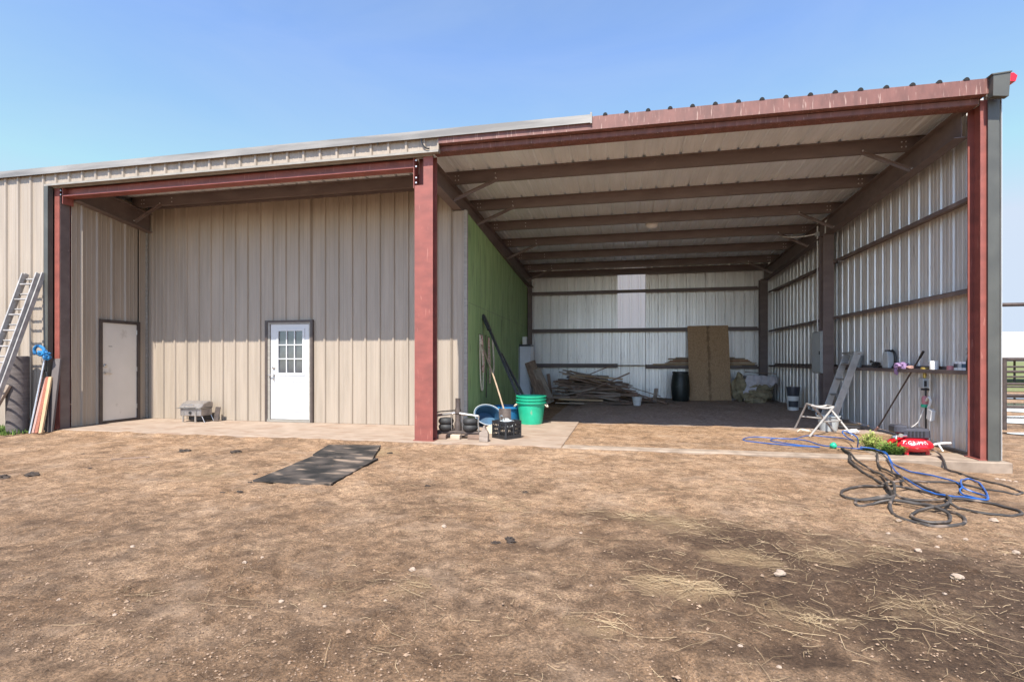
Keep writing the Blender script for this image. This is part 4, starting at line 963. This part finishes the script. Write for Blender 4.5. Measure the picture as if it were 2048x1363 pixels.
tag(m.build('tarp', 'white_tarp', smooth=True, loc=(7.2, 9.4, .5)), 'crumpled whitish tarp draped over the olive sacks in the back corner', 'tarp')
plank((6.85, 9.6, .93), (7.7, 9.45, .88), .12, .025, 'old_wood', 'dark board lying on top of the whitish tarp')

# white cabinet
o = thing('cabinet', 'tall white metal cabinet standing by the green wall', 'cabinet', (-.15, 8.5, 0))
MB().box((-.12, 8.42, .02), (.24, 8.95, 1.74)).build('body', 'white_enamel', o, bevel=.01)
MB().box((-.10, 8.39, .08), (.22, 8.418, 1.70)).build('door', 'white_enamel', o, bevel=.008)
MB().box((-.125, 8.40, 1.741), (.245, 8.96, 1.80)).build('top', 'charcoal_plastic', o, bevel=.008)
m = MB(); m.box((-.04, 8.5, 1.802), (.08, 8.7, 2.05)); tag(m.build('carton', 'white_plastic', loc=(0, 8.6, 1.8), bevel=.006), 'small pale box standing on top of the white cabinet', 'box')
MB().box((-.22, 8.1, .0), (-.125, 8.41, 1.72)).build('panel', 'white_enamel', o, bevel=.006)

# long black rails leaning on the green wall
o = thing('steel_rail', 'long black rail with thick upper end leaning on the green wall', 'rail', (.9, 3.2, 0))
MB().bar((.07, 3.36, 2.27), (1.12, 3.14, .0), .05, .09, up=(0, -1, 0)).build('bar', 'black_plastic', o, bevel=.004)
MB().bar((.055, 3.33, 2.30), (.22, 3.30, 1.95), .075, .13, up=(0, -1, 0)).build('end_sleeve', 'black_plastic', o, bevel=.01)
o = thing('steel_rail', 'shorter black rail leaning behind the long one on the green wall', 'rail', (1.2, 3.6, 0))
MB().bar((.35, 3.85, 1.45), (1.2, 3.55, .0), .05, .08, up=(0, -1, 0)).build('bar', 'black_plastic', o, bevel=.004)
# ropes on the green wall
def wx_(y): return .10 - .035 * (y - 1.89)
def rope(y, pts, r, matn, label):
    m = MB(); m.tube([(wx_(y + a) + .03 + b, y + a, z) for a, b, z in pts], r, 7, smooth=6)
    m.tube([(wx_(y) - .002, y, pts[0][2] + .01), (wx_(y) + .06, y, pts[0][2] + .012)], .006, 6, mi=1)
    tag(m.build('rope', [matn, 'steel_rust'], smooth=True, loc=(wx_(y), y, 1.2)), label, 'rope', 'ropes and straps hanging on the green wall')
rope(2.95, [(0, 0, 1.84), (-.04, .01, 1.3), (-.02, .02, .85), (.06, .02, .66), (.16, .02, .66), (.21, .02, .85), (.16, .02, 1.25), (.04, .01, 1.75)], .016, 'rope_cotton', 'pale rope with a long loop, first rope on the green wall')
rope(3.12, [(0, 0, 1.84), (.02, .02, 1.5), (.06, .03, 1.2), (0, .03, 1.05), (-.06, .03, 1.12), (.02, .03, 1.18), (.08, .02, 1.02)], .02, 'rope_red', 'knotted reddish rope hanging right beside the pale long loop')
rope(3.5, [(0, 0, 1.84), (.04, .01, 1.3), (.03, .01, .8), (.02, .01, .45)], .010, 'steel_rust', 'thin dark cord hanging straight down the green wall')
rope(3.8, [(0, 0, 1.82), (-.06, .01, 1.4), (-.02, .02, 1.15), (.08, .01, 1.4), (.05, 0, 1.8), (.1, .01, 1.3), (.1, .01, .75)], .014, 'rope_red', 'reddish halter rope in several loops on the green wall')
rope(4.2, [(0, 0, 1.88), (.02, .02, 1.5), (.05, .03, 1.2), (.02, .02, .95)], .022, 'rope_cotton', 'thick pale strap hanging beside the black rail')
# shovel
o = thing('shovel', 'shovel with a long wooden handle leaning beside the green buckets', 'shovel', (.86, 2.0, 0))
MB().tube([(.16, 2.85, 1.62), (.55, 2.35, .95), (.84, 2.0, .33)], .017, 8, smooth=4).build('handle', 'handle_wood', o, smooth=True)
m = MB(); vs = []
for i in range(7):
    for j in range(7):
        u, v = i / 6 - .5, j / 6; w = .24 * (1 if v < .6 else 1 - (v - .6) * 1.4)
        vs.append((.86 + u * w + v * .03, 1.98 - v * .10 - .05 * (1 - 4 * u * u), .36 - v * .34))
m.add(vs, [(i * 7 + j, i * 7 + j + 1, (i + 1) * 7 + j + 1, (i + 1) * 7 + j) for i in range(6) for j in range(6)]); m.build('blade', 'steel_rust', o, smooth=True)
# blue tubs
o = thing('tub', 'bright blue round tub lying behind the shovel', 'tub', (.75, 3.2, 0))
MB().lathe([(.26, .0), (.32, .24), (.345, .25), (.345, .29), (.31, .29), (.25, .02), (0, .02)], (.66, 3.15, .02), 28).build('body', 'blue_plastic', o, smooth=True)
M_ = Matrix.Rotation(R(58), 3, 'X') @ Matrix.Rotation(R(24), 3, 'Y')
o = thing('tub', 'faded blue round plastic tub tipped on its side near the green wall', 'tub', (.52, 2.0, 0))
MB().lathe([(.15, -.17), (.195, .07), (.215, .08), (.215, .095), (.19, .095), (.145, -.15), (0, -.15)], (.50, 2.0, .19), 24, M=M_, sx=1.3).build('body', 'faded_blue_plastic', o, smooth=True)
m = MB(); m.tube([Vector((.50, 2.0, .19)) + M_ @ Vector((.214 * 1.3 * math.cos(t), .214 * math.sin(t), .10)) for t in [math.pi / 12 * k for k in range(24)]], .008, 6, closed=True); m.build('rim', 'grey_enamel', o)
# nested green buckets
for k, lab in enumerate(['green muck bucket standing lowest of the nested three by the crate', 'green muck bucket in the middle of the nested three', 'green muck bucket on top of the nested three']):
    z = k * .062
    o = thing('muck_bucket', lab, 'bucket', (1.26, 2.66, z), 'nested green muck buckets')
    MB().lathe([(.225, z - .015), (.285, z + .41), (.31, z + .415), (.315, z + .445), (.295, z + .45), (.278, z + .43), (.215, z + .02), (0, z + .02)], (1.26, 2.66, 0), 32).build('body', 'green_plastic', o, smooth=True)
    if k == 0:
        m = MB()
        for s_ in (-1, 1): m.tube([(1.26 + s_ * .30, 2.56, .40), (1.26 + s_ * .34, 2.58, .35), (1.26 + s_ * .34, 2.70, .35), (1.26 + s_ * .30, 2.74, .40)], .012, 6, smooth=4)
        m.build('handle', 'rope_cotton', o)
# milk crate with odds and ends
CC = Vector((1.20, .62)); a_ = R(-36)
def CP(u, v, z): return (CC.x + u * math.cos(a_) - v * math.sin(a_), CC.y + u * math.sin(a_) + v * math.cos(a_), z)
o = thing('milk_crate', 'black plastic milk crate standing beside the broken wood block', 'crate', (CC.x, CC.y, 0))
s_ = .17; H = .29
m = MB(); m.bar(CP(-s_, 0, .008), CP(s_, 0, .008), 2 * s_, .012); m.build('base', 'black_plastic', o)
def side_wall(u0, v0, u1, v1):
    m = MB()
    def Q(t, z): return CP(u0 + (u1 - u0) * t, v0 + (v1 - v0) * t, z)
    for z, hgt in ((.03, .06), (.265, .05)): m.bar(Q(0, z), Q(1, z), .014, hgt)
    for t in (.02, .5, .98): m.bar(Q(t, .0), Q(t, H), .016, .02, up=(1, 0, 0))
    for k in range(9):
        t = .06 + .1 * k
        m.bar(Q(t, .06), Q(min(1, t + .13), .24), .008, .010, up=(0, 0, 1)); m.bar(Q(min(1, t + .13), .06), Q(t, .24), .008, .010, up=(0, 0, 1))
    m.build('side_wall', 'black_plastic', o)
side_wall(-s_, -s_, s_, -s_); side_wall(s_, -s_, s_, s_); side_wall(s_, s_, -s_, s_); side_wall(-s_, s_, -s_, -s_)
m = MB(); m.lump((CC.x, CC.y, .24), (.13, .13, .07), 7, .5, 3, 2.2); tag(m.build('rope', 'grey_enamel', smooth=True, loc=(CC.x, CC.y, .2)), 'grey tangle of straps filling the black milk crate', 'straps')
m = MB(); m.tube([CP(-.05, -.1, .28), CP(-.03, -.12, .36), CP(.01, -.1, .37), CP(.03, -.06, .29)], .01, 7, smooth=4); tag(m.build('shackle', 'chrome', smooth=True, loc=CP(0, -.1, .3)), 'shiny metal shackle sticking up from the milk crate', 'shackle')
# air spring assembly on its block
o = thing('axle_unit', 'rusty air spring axle assembly with silver crossbar standing on blocks by the red column', 'axle unit', (.44, .4, 0))
MB().box((.05, .33, .075), (.84, .50, .125)).build('base_beam', 'steel_rust', o, bevel=.01)
for x in (.215, .635):
    m = MB(); m.lathe([(.06, .125), (.105, .135), (.125, .165), (.128, .19), (.115, .22), (.10, .232), (.115, .244), (.128, .27), (.125, .30), (.105, .33), (.06, .34)], (x, .40, 0), 24); m.build('air_spring', 'black_rubber', o, smooth=True)
m = MB(); m.tube([(.07, .38, .375), (.25, .38, .40), (.40, .38, .42), (.56, .38, .40), (.78, .38, .375)], .022, 8, smooth=4); m.build('crossbar', 'chrome', o, smooth=True)
m = MB(); m.lathe([(.06, .125), (.06, .25), (.045, .28), (.045, .40), (.055, .41), (.055, .46), (.042, .50), (.042, .66), (0, .66)], (.42, .40, 0), 16); m.build('spindle', 'steel_rust', o, smooth=True)
for x in (.065, .79): MB().tube([(x, .36, .13), (x - .01, .36, .25), (x, .36, .385)], .014, 7).build('side_rod', 'chrome', o, smooth=True)
for x in (.33, .52): MB().tube([(x, .34, .14), (x, .33, .37)], .009, 6).build('side_rod', 'chrome', o, smooth=True)
m = MB(); m.tube([(.07, .38, .37), (.05, .42, .42), (.20, .45, .44), (.38, .42, .46)], .010, 6, smooth=4); m.build('air_line', 'black_plastic', o)
plank((.03, .28, .037), (.26, .30, .037), .14, .074, 'old_wood', 'dark wood block under the left end of the axle unit', 'wood_block', 'block')
plank((.34, .30, .037), (.50, .30, .037), .12, .074, 'pale_wood', 'pale wood block under the middle of the axle unit', 'wood_block', 'block')
plank((.62, .33, .037), (.83, .35, .037), .14, .074, 'old_wood', 'dark wood block under the right end of the axle unit', 'wood_block', 'block')
m = MB(); pts = [(-.075, 0), (.07, 0), (.075, .12), (.06, .16), (.03, .20), (.015, .27), (-.005, .25), (-.03, .17), (-.07, .15)]
m.prism(pts, -.05, .05, axis=1); m.v = [(x + .94, y + .14, z - .002) for x, y, z in m.v]; tag(m.build('wood_block', 'grey_wood', loc=(.94, .14, 0), bevel=.008), 'splintered upright wood block between the axle unit and the milk crate', 'block')
m = MB(); vs = []
for j in range(13):
    for i in range(17):
        u, v = i / 16, j / 12
        vs.append((.62 + .62 * u - .1 * v, 1.0 + 1.0 * v, .005 + .14 * math.sin(math.pi * min(1, v * 1.15)) * math.sin(math.pi * u) ** .7 + .02 * mnoise.noise(Vector((u * 4, v * 4, 2)))))
m.add(vs, [(j * 17 + i, j * 17 + i + 1, (j + 1) * 17 + i + 1, (j + 1) * 17 + i) for j in range(12) for i in range(16)])
tag(m.build('feed_sack', 'pale_wood', smooth=True, loc=(.9, 1.4, 0)), 'flattened tan sack lying on the slab in front of the blue tray', 'sack')

# ------------------------------------------------------------------ alcove and yard
o = thing('portable_grill', 'small stainless tabletop grill standing on the slab by the tan wall', 'grill', (-5.68, 1.55, 0))
gx0, gx1, gy0, gy1 = -5.98, -5.47, 1.36, 1.68
MB().box((gx0, gy0, .13), (gx1, gy1, .285)).build('body', 'grill_steel', o, bevel=.012)
m = MB(); pr_ = [(gy0 - .02, .30), (gy1 + .01, .30), (gy1 + .01, .40), (gy1 - .04, .435), (gy0 + .18, .43), (gy0 + .06, .385)]; m.prism(pr_, gx0 - .02, gx1 + .01, axis=0); m.build('lid', 'grill_steel', o, bevel=.012)
MB().box((gx0 - .05, gy0 - .035, .287), (gx1 + .02, gy1 + .012, .299)).build('lid_rim', 'chrome', o)
m = MB(); m.tube([(gx0 + .12, gy0 - .03, .36), (gx0 + .13, gy0 - .06, .365), (gx1 - .13, gy0 - .06, .365), (gx1 - .12, gy0 - .03, .36)], .009, 7); m.build('handle', 'chrome', o)
MB().lathe([(.028, 0), (.028, .02), (0, .022)], (-5.72, gy0 - .001, .20), 14, M=Matrix.Rotation(R(90), 3, 'X')).build('knob', 'black_plastic', o)
for x in (gx0 + .09, gx1 - .12): MB().box((x - .018, gy0 - .016, .0), (x + .018, gy0 - .001, .24)).build('leg', 'chrome', o)
for y in (gy0 + .04, gy1 - .03): MB().tube([(gx1 - .02, y, .15), (gx1 + .07, y - .01, .0)], .007, 6).build('leg', 'chrome', o)
MB().box((gx0 + .12, gy0 + .1, .03), (gx1 - .03, gy1 + .03, .126)).build('grease_tray', 'black_plastic', o)
M_ = Matrix.Translation((-5.38, 1.66, .0)) @ Matrix.Rotation(R(-12), 4, 'X')
tag(MB().box((-.02, -.04, 0.0), (.1, -.02, .30), M=M_).build('tray', 'steel_rust', loc=(-5.38, 1.66, 0), bevel=.004), 'dark metal tray leaning on the wall right of the small grill', 'tray')

# rubber mats (corner points follow the dirt)
def mat_obj(c, t, label, seed, lift=0):
    m = MB(); n1, n2 = 14, 26; vs = []
    for j in range(n2 + 1):
        for i in range(n1 + 1):
            u, v = i / n1, j / n2
            x = (c[0][0] * (1 - u) + c[1][0] * u) * (1 - v) + (c[3][0] * (1 - u) + c[2][0] * u) * v
            y = (c[0][1] * (1 - u) + c[1][1] * u) * (1 - v) + (c[3][1] * (1 - u) + c[2][1] * u) * v
            z = -.022 + .012 * mnoise.noise(Vector((x * 1.2, y * 1.2, seed))) + lift
            if v < .1: z += (1 - v / .1) * (-.008 + .014 * abs(math.sin(u * 4 + seed)))
            vs.append((x, y, z))
    N = len(vs); fs = [(j * (n1 + 1) + i, j * (n1 + 1) + i + 1, (j + 1) * (n1 + 1) + i + 1, (j + 1) * (n1 + 1) + i) for j in range(n2) for i in range(n1)]
    fs += [tuple(k + N for k in reversed(f_)) for f_ in fs]
    ring = [i for i in range(n1 + 1)] + [(j + 1) * (n1 + 1) - 1 for j in range(1, n2 + 1)] + [n2 * (n1 + 1) + i for i in range(n1 - 1, -1, -1)] + [j * (n1 + 1) for j in range(n2 - 1, 0, -1)]
    fs += [(ring[k], ring[(k + 1) % len(ring)], ring[(k + 1) % len(ring)] + N, ring[k] + N) for k in range(len(ring))]
    m.add(vs + [(x, y, z - t) for x, y, z in vs], fs)
    tag(m.build('rubber_mat', 'dusty_rubber', smooth=True, loc=(c[0][0], c[0][1], 0)), label, 'mat', 'rubber mats on the dirt')
mat_obj([(-.87, -2.88), (.06, -2.86), (-.12, -1.40), (-1.07, -1.44)], .022, 'larger dusty black rubber mat with wavy front edge, nearest the camera', 1)
mat_obj([(-1.06, -1.46), (-.14, -1.52), (-.52, -.50), (-1.34, -.60)], .022, 'smaller black rubber mat overlapping the larger one towards the slab', 2, .018)

# left corner: ladder, felt roll, boards
o = thing('extension_ladder', 'grey aluminium extension ladder leaning on the tan wall', 'ladder', (-7.75, -.9, 0))
def lad(x0, x1, yb, zb, yt, zt_, name, rungs):
    d = Vector((0, yt - yb, zt_ - zb)); L = d.length; d.normalize()
    s_ = MB()
    for x in (x0, x1): s_.bar((x, yb, zb), (x, yt, zt_), .028, .075, up=(0, -1, .3))
    so_ = s_.build(name, 'dull_aluminium', o, bevel=.003)
    k = .25
    while k < L - .05:
        p = Vector((0, yb, zb)) + d * k
        MB().tube([(x0 + .014, p.y, p.z), (x1 - .014, p.y, p.z)], .016, 8).build('rung', 'dull_aluminium', so_, smooth=True)
        k += .305
lad(-7.97, -7.56, -1.06, -.04, -.115, 2.93, 'ladder_section', 9)
lad(-7.935, -7.60, -1.05, .14, -.185, 2.92, 'ladder_section', 9)
o = MB().lathe([(.155, -.04), (.165, -.03), (.165, 1.36), (.155, 1.37), (.12, 1.37), (.115, 1.0), (.0, 1.0)], (-7.80, -.38, 0), 28).build('felt_roll', 'felt_paper', smooth=True, loc=(-7.80, -.38, 0)); tag(o, 'upright dark grey roll of roofing felt standing by the wall', 'roll')
m = MB(); m.tube([(-7.62, -.30, -.03), (-7.60, -.16, .7), (-7.60, -.14, 1.0), (-7.56, -.14, 1.09), (-7.50, -.14, 1.09), (-7.44, -.14, 1.0), (-7.42, -.16, .7), (-7.40, -.30, -.03)], .016, 8, smooth=5); m.tube([(-7.6, -.2, .5), (-7.42, -.2, .5)], .014, 7); m.tube([(-7.6, -.18, .75), (-7.42, -.18, .75)], .014, 7)
tag(m.build('tube_frame', 'black_plastic', smooth=True, loc=(-7.5, -.2, 0)), 'bent black tubular frame standing between the felt roll and the boards', 'frame')
plank((-8.14, -.75, -.03), (-7.78, -.55, .86), .15, .05, 'grey_wood', 'weathered grey plank leaning in front of the ladder', up=(0, -1, .3))
plank((-8.0, -.9, -.025), (-9.2, -.75, -.025), .12, .05, 'old_wood', 'old timber edging lying along the grass under the ladder')
m = MB(); m.tube([(-7.46, -.42, -.035), (-7.50, -.12, 1.42)], .019, 10); tag(m.build('metal_pole', 'aluminium', smooth=True, loc=(-7.46, -.42, 0)), 'silver pole leaning at the left of the board bundle', 'pole')
plank((-7.38, -.42, -.03), (-7.47, -.14, .96), .05, .03, 'pink_wood', 'pinkish board leaning just right of the silver pole', up=(0, -1, .2))
plank((-7.30, -.42, -.03), (-7.42, -.14, .98), .07, .035, 'redwood', 'reddish brown board in the middle of the leaning bundle', up=(0, -1, .2))
plank((-7.21, -.42, -.03), (-7.36, -.14, .98), .07, .035, 'tan_wood', 'tan board at the right of the leaning bundle', up=(0, -1, .2))
plank((-7.26, -.24, -.03), (-7.30, -.06, 1.32), .16, .04, 'felt_paper', 'dark plank standing behind the leaning bundle against the column', up=(0, -1, .2))
plank((-7.25, -.30, .6), (-7.27, -.14, 1.15), .03, .02, 'redwood', 'thin red stick leaning at the top of the board bundle', up=(0, -1, .2)) if 0 else None
m = MB()
m.tube([(-7.64, -.2, 1.40), (-7.66, -.2, 1.50), (-7.58, -.2, 1.56), (-7.46, -.2, 1.52), (-7.40, -.2, 1.42), (-7.36, -.2, 1.36)], .028, 8, smooth=5)
m.lump((-7.44, -.2, 1.42), (.10, .07, .06), 6, .5, 3, 2.5); m.lump((-7.38, -.2, 1.36), (.06, .06, .06), 8, .5, 3, 2.5)
tag(m.build('rope', 'blue_plastic', smooth=True, loc=(-7.45, -.2, 1.4)), 'bright blue rope bunched over the top of the leaning pole and boards', 'rope')
plank((-3.66, -2.12, GH(-3.6, -2.1) + .015), (-3.32, -1.86, GH(-3.3, -1.9) + .02), .022, .018, 'old_wood', 'short dark stick lying on the dirt in front of the alcove', 'stick', 'stick')

# grass and weeds
def tuft(name, cx, cy, rx, ry, n, hmin, hmax, matn, wid=.006, seed=1, zf=GH, lean=.5):
    r = random.Random(seed); m = MB()
    for _ in range(n):
        a = r.uniform(0, 6.283); q = math.sqrt(r.random()); x = cx + rx * q * math.cos(a); y = cy + ry * q * math.sin(a); z = zf(x, y)
        h_ = r.uniform(hmin, hmax) * (1.15 - .5 * q); b = r.uniform(0, 6.283); l = h_ * r.uniform(.1, lean); w = wid * r.uniform(.7, 1.4)
        c, s__ = math.cos(b), math.sin(b)
        p0 = Vector((x, y, z)); p1 = p0 + Vector((c * l * .35, s__ * l * .35, h_ * .6)); p2 = p0 + Vector((c * l, s__ * l, h_))
        sd = Vector((-s__, c, 0)) * w
        m.add([p0 - sd, p0 + sd, p1 + sd * .8, p1 - sd * .8, p2], [(0, 1, 2, 3), (3, 2, 4)])
    return m.build(name, matn)
struct(tuft('grass', -8.3, -.45, .75, .4, 1500, .05, .17, 'grass_green', seed=3), 'stuff')
def weed(cx, cy, r_, n, h_, matn, seed):
    r = random.Random(seed); m = MB()
    for _ in range(n):
        a = r.uniform(0, 6.283); q = r.random() ** .7; L = h_ * r.uniform(.5, 1.1); x, y = cx + r_ * q * .5 * math.cos(a), cy + r_ * q * .5 * math.sin(a)
        tip = Vector((cx + r_ * q * 1.15 * math.cos(a), cy + r_ * q * 1.15 * math.sin(a), L * (1.05 - .45 * q))); p0 = Vector((x, y, -.03))
        m.tube([p0, (p0 + tip) / 2 + Vector((0, 0, .02)), tip], .0025, 4)
        for k in range(9):
            t = r.uniform(.25, 1); c = p0.lerp(tip, t); b = r.uniform(0, 6.283); l = r.uniform(.03, .065); w = l * .2
            d = Vector((math.cos(b), math.sin(b), r.uniform(-.1, .6))) * l; sd = Vector((-math.sin(b), math.cos(b), 0)) * w
            m.add([c, c + d * .5 + sd, c + d, c + d * .5 - sd], [(0, 1, 2, 3)])
    return m.build('weed', matn, loc=(cx, cy, 0))
tag(weed(6.62, .58, .17, 90, .26, 'weed_green', 4), 'yellowish green bushy weed growing left of the red compressor', 'weed')
tag(weed(6.76, .30, .17, 110, .19, 'grass_green', 5), 'low bright green weed touching the red compressor', 'weed')
tag(weed(7.50, .95, .07, 22, .09, 'grass_green', 6), 'tiny green weed at the foot of the right wall', 'weed')
# straw
r = random.Random(11); m = MB()
def blade(x, y, L, a, w=.00105, zc=None):
    d = Vector((math.cos(a), math.sin(a))) * L / 2
    b = r.gauss(0, L * .09); pts = []
    for t in (-1, 0, 1):
        px, py = x + d.x * t - d.y / max(L, .01) * 2 * b * (t == 0), y + d.y * t + d.x / max(L, .01) * 2 * b * (t == 0)
        pts.append(Vector((px, py, GH(px, py) + .008 + r.uniform(0, .010))))
    m.tube(pts, w * r.uniform(.7, 1.3), 3, cap=False)
for x, y, a, b, w in STRAW:
    n = int(105 * w * max(.12, min(1.2, a * b * 6)))
    th = r.uniform(0, 3.14)
    for _ in range(n):
        q, t = abs(r.gauss(0, .75)), r.uniform(0, 6.283)
        X, Y = x + a * q * math.cos(t), y + b * q * math.sin(t)
        if 1.9 < X < 7.9 and Y > 3: continue
        if -.2 < Y < .2 and X < 7.9: continue
        if X < 2.2 and Y > -.15: continue
        blade(X, Y, r.uniform(.03, .16) if r.random() < .75 else r.uniform(.14, .28), r.gauss(th, 1.25))
for _ in range(2600):
    X, Y = r.uniform(-1, 6.5), r.uniform(-6, -2)
    if r.random() > (.15 + .85 * max(0, min(1, (X - .5) / 4))): continue
    blade(X, Y, r.uniform(.02, .10) if r.random() < .8 else r.uniform(.1, .25), r.uniform(0, 3.14), .001)
for _ in range(500):
    X, Y = r.uniform(-7, 6), r.uniform(-3.5, -.3)
    blade(X, Y, r.uniform(.03, .14), r.uniform(0, 3.14), .0013)
struct(m.build('straw', 'straw_pale'), 'stuff')
# gravel
OCT = [(1, 0, 0), (-1, 0, 0), (0, 1, 0), (0, -1, 0), (0, 0, 1), (0, 0, -1)]; OF = [(0, 2, 4), (2, 1, 4), (1, 3, 4), (3, 0, 4), (2, 0, 5), (1, 2, 5), (3, 1, 5), (0, 3, 5)]
m = MB()
for _ in range(17000):
    Y = -6 + 5.8 * r.random() ** 1.7; X = r.uniform(-2.5 - (Y + 6) * 1.0, 6.6)
    s_ = r.choice((.0025, .003, .0035, .004, .005, .0065)) * r.uniform(.7, 1.4) * (1.0 if r.random() < .96 else 1.9)
    z = GH(X, Y) + .004; t = r.uniform(0, 3); c, sn = math.cos(t), math.sin(t)
    k = [r.uniform(.7, 1.3) for _ in range(6)]
    m.add([(X + (c * p[0] - sn * p[1]) * s_ * q, Y + (sn * p[0] + c * p[1]) * s_ * q, z + p[2] * s_ * q * .7) for p, q in zip(OCT, k)], OF)
struct(m.build('gravel', 'pebble'), 'stuff')
# stones and clods
ROCKS = [(4.05, -4.37, .035), (5.1, -4.19, .034), (5.15, -3.65, .024), (5.6, -3.37, .018), (5.79, -3.58, .025), (6.08, -2.86, .032), (5.45, -3.33, .018), (5.34, -2.97, .02), (1.78, -4.75, .024), (1.7, -3.92, .022), (1.23, -5.3, .016), (1.51, -5.32, .012), (0.67, -4.9, .016), (0.02, -5.56, .012), (0.71, -4.78, .012), (2.78, -3.84, .014), (2.91, -4.76, .011), (5.1, -3.34, .016), (5.32, -3.55, .015), (7.46, -0.7, .03), (7.45, -0.83, .022), (7.25, -0.95, .025), (7.38, -1.03, .02), (0.48, -5.63, .012), (1.79, -5.16, .011), (3.76, -5.42, .012), (-0.35, -4.78, .018), (3.63, -5.29, .012), (4.89, -4.46, .012)]
RL = {0: 'fist sized pale stone on the dark wet dirt, left of its twin', 1: 'fist sized pale stone alone on the dark wet dirt farther right', 5: 'large pale stone on the dirt just below the dark hose coils', 19: 'broken pale rubble lump by the concrete corner under the red column'}
for i, (x, y, s_) in enumerate(ROCKS):
    s_ *= .78
    mb = MB(); mb.lump((x, y, GH(x, y) + s_ * .35), (s_ * 1.25, s_, s_ * .75), i + 1, .5, 2, 1.6)
    tag(mb.build('stone', 'rock', loc=(x, y, GH(x, y))), RL.get(i, 'small pale stone lying loose on the brown dirt'), 'stone', 'loose stones on the dirt')
CL = [(-3.15, -1.44), (-2.36, -1.35), (-3.55, -3.16), (-3.77, -3.31), (-3.37, -2.64), (-4.48, -1.84), (-0.89, -2.9), (-0.86, -3.33), (-0.69, -3.3), (-0.15, -0.97), (2.18, -4.14), (2.27, -4.07), (2.29, -4.13), (-1.13, -2.51), (1.06, -2.64), (2.13, -2.7)]
for i, (x, y) in enumerate(CL):
    s_ = (.055, .05, .06, .05, .02, .02, .02, .022, .022, .03, .022, .024, .024, .018, .02, .02)[i]
    mb = MB(); mb.lump((x, y, GH(x, y) + s_ * .2), (s_ * 1.4, s_, s_ * .55), i + 40, .7, 3, 2.0)
    tag(mb.build('clod', 'dung', loc=(x, y, GH(x, y))), {0: 'dark clod on the dirt in front of the alcove, left of another like it', 1: 'dark clod on the dirt between the alcove and the rubber mats', 2: 'flat dark clod at the left side of the yard'}.get(i, 'small dark clod of dung on the dirt'), 'clod', 'dark clods on the dirt')

# ------------------------------------------------------------------ outside on the right
def pipe_fence(x0, x1, y, zs, posts, label, r_=.035):
    o = thing('pipe_fence', label, 'fence', (posts[0], y, 0))
    for z in zs: MB().tube([(x0, y, z), (x1, y + (x1 - x0) * .02, z)], r_ if z == max(zs) else r_ * .8, 8).build('rail', 'pipe_rust', o, smooth=True)
    for x in posts: MB().tube([(x, y, -.2), (x, y, max(zs) + .02)], .048, 10).build('post', 'pipe_rust', o, smooth=True)
    return o
pipe_fence(9.4, 17, 4.6, (1.31, 1.06, .81, .58, .34), (10.7, 13.6, 16.6), 'rusty pipe fence closest to the building corner')
pipe_fence(13, 30, 10.5, (1.35, 1.1, .8, .5, .2), (15.9, 19.5, 23.5, 27), 'rusty pipe fence farther off behind the puddles')
o = thing('gate_frame', 'tall rusty pipe gate frame with one high rail by the building corner', 'gate frame', (9.3, 4.9, 0))
MB().tube([(9.3, 4.9, 2.45), (15.5, 4.9, 2.45)], .04, 8).build('rail', 'pipe_rust', o, smooth=True)
for x in (9.3, 15.5): MB().tube([(x, 4.9, -.2), (x, 4.9, 2.45)], .05, 8).build('post', 'pipe_rust', o, smooth=True)
o = thing('white_shelter', 'low open shelter with a deep white roof edge beyond the pipe fence', 'shelter', (30, 30, 0))
m = MB(); m.prism([(30, 3.05), (30, 1.32), (30.1, 1.32), (38, 1.5), (38, 1.6), (30.1, 3.05)], 26, 46, axis=0); m.build('roof', 'shed_white', o)
for x in (28, 36, 44): MB().tube([(x, 32, -.2), (x, 32, 1.45)], .06, 8).build('post', 'pipe_rust', o)
o = thing('window_hood', 'small dark metal hood projecting from the outside of the right wall', 'hood', (7.95, .9, 2.6))
m = MB(); m.prism([(7.895, 2.93), (8.06, 2.93), (8.06, 2.90), (7.895, 2.50)], .35, 1.3, axis=1); m.build('cover', 'door_trim', o)
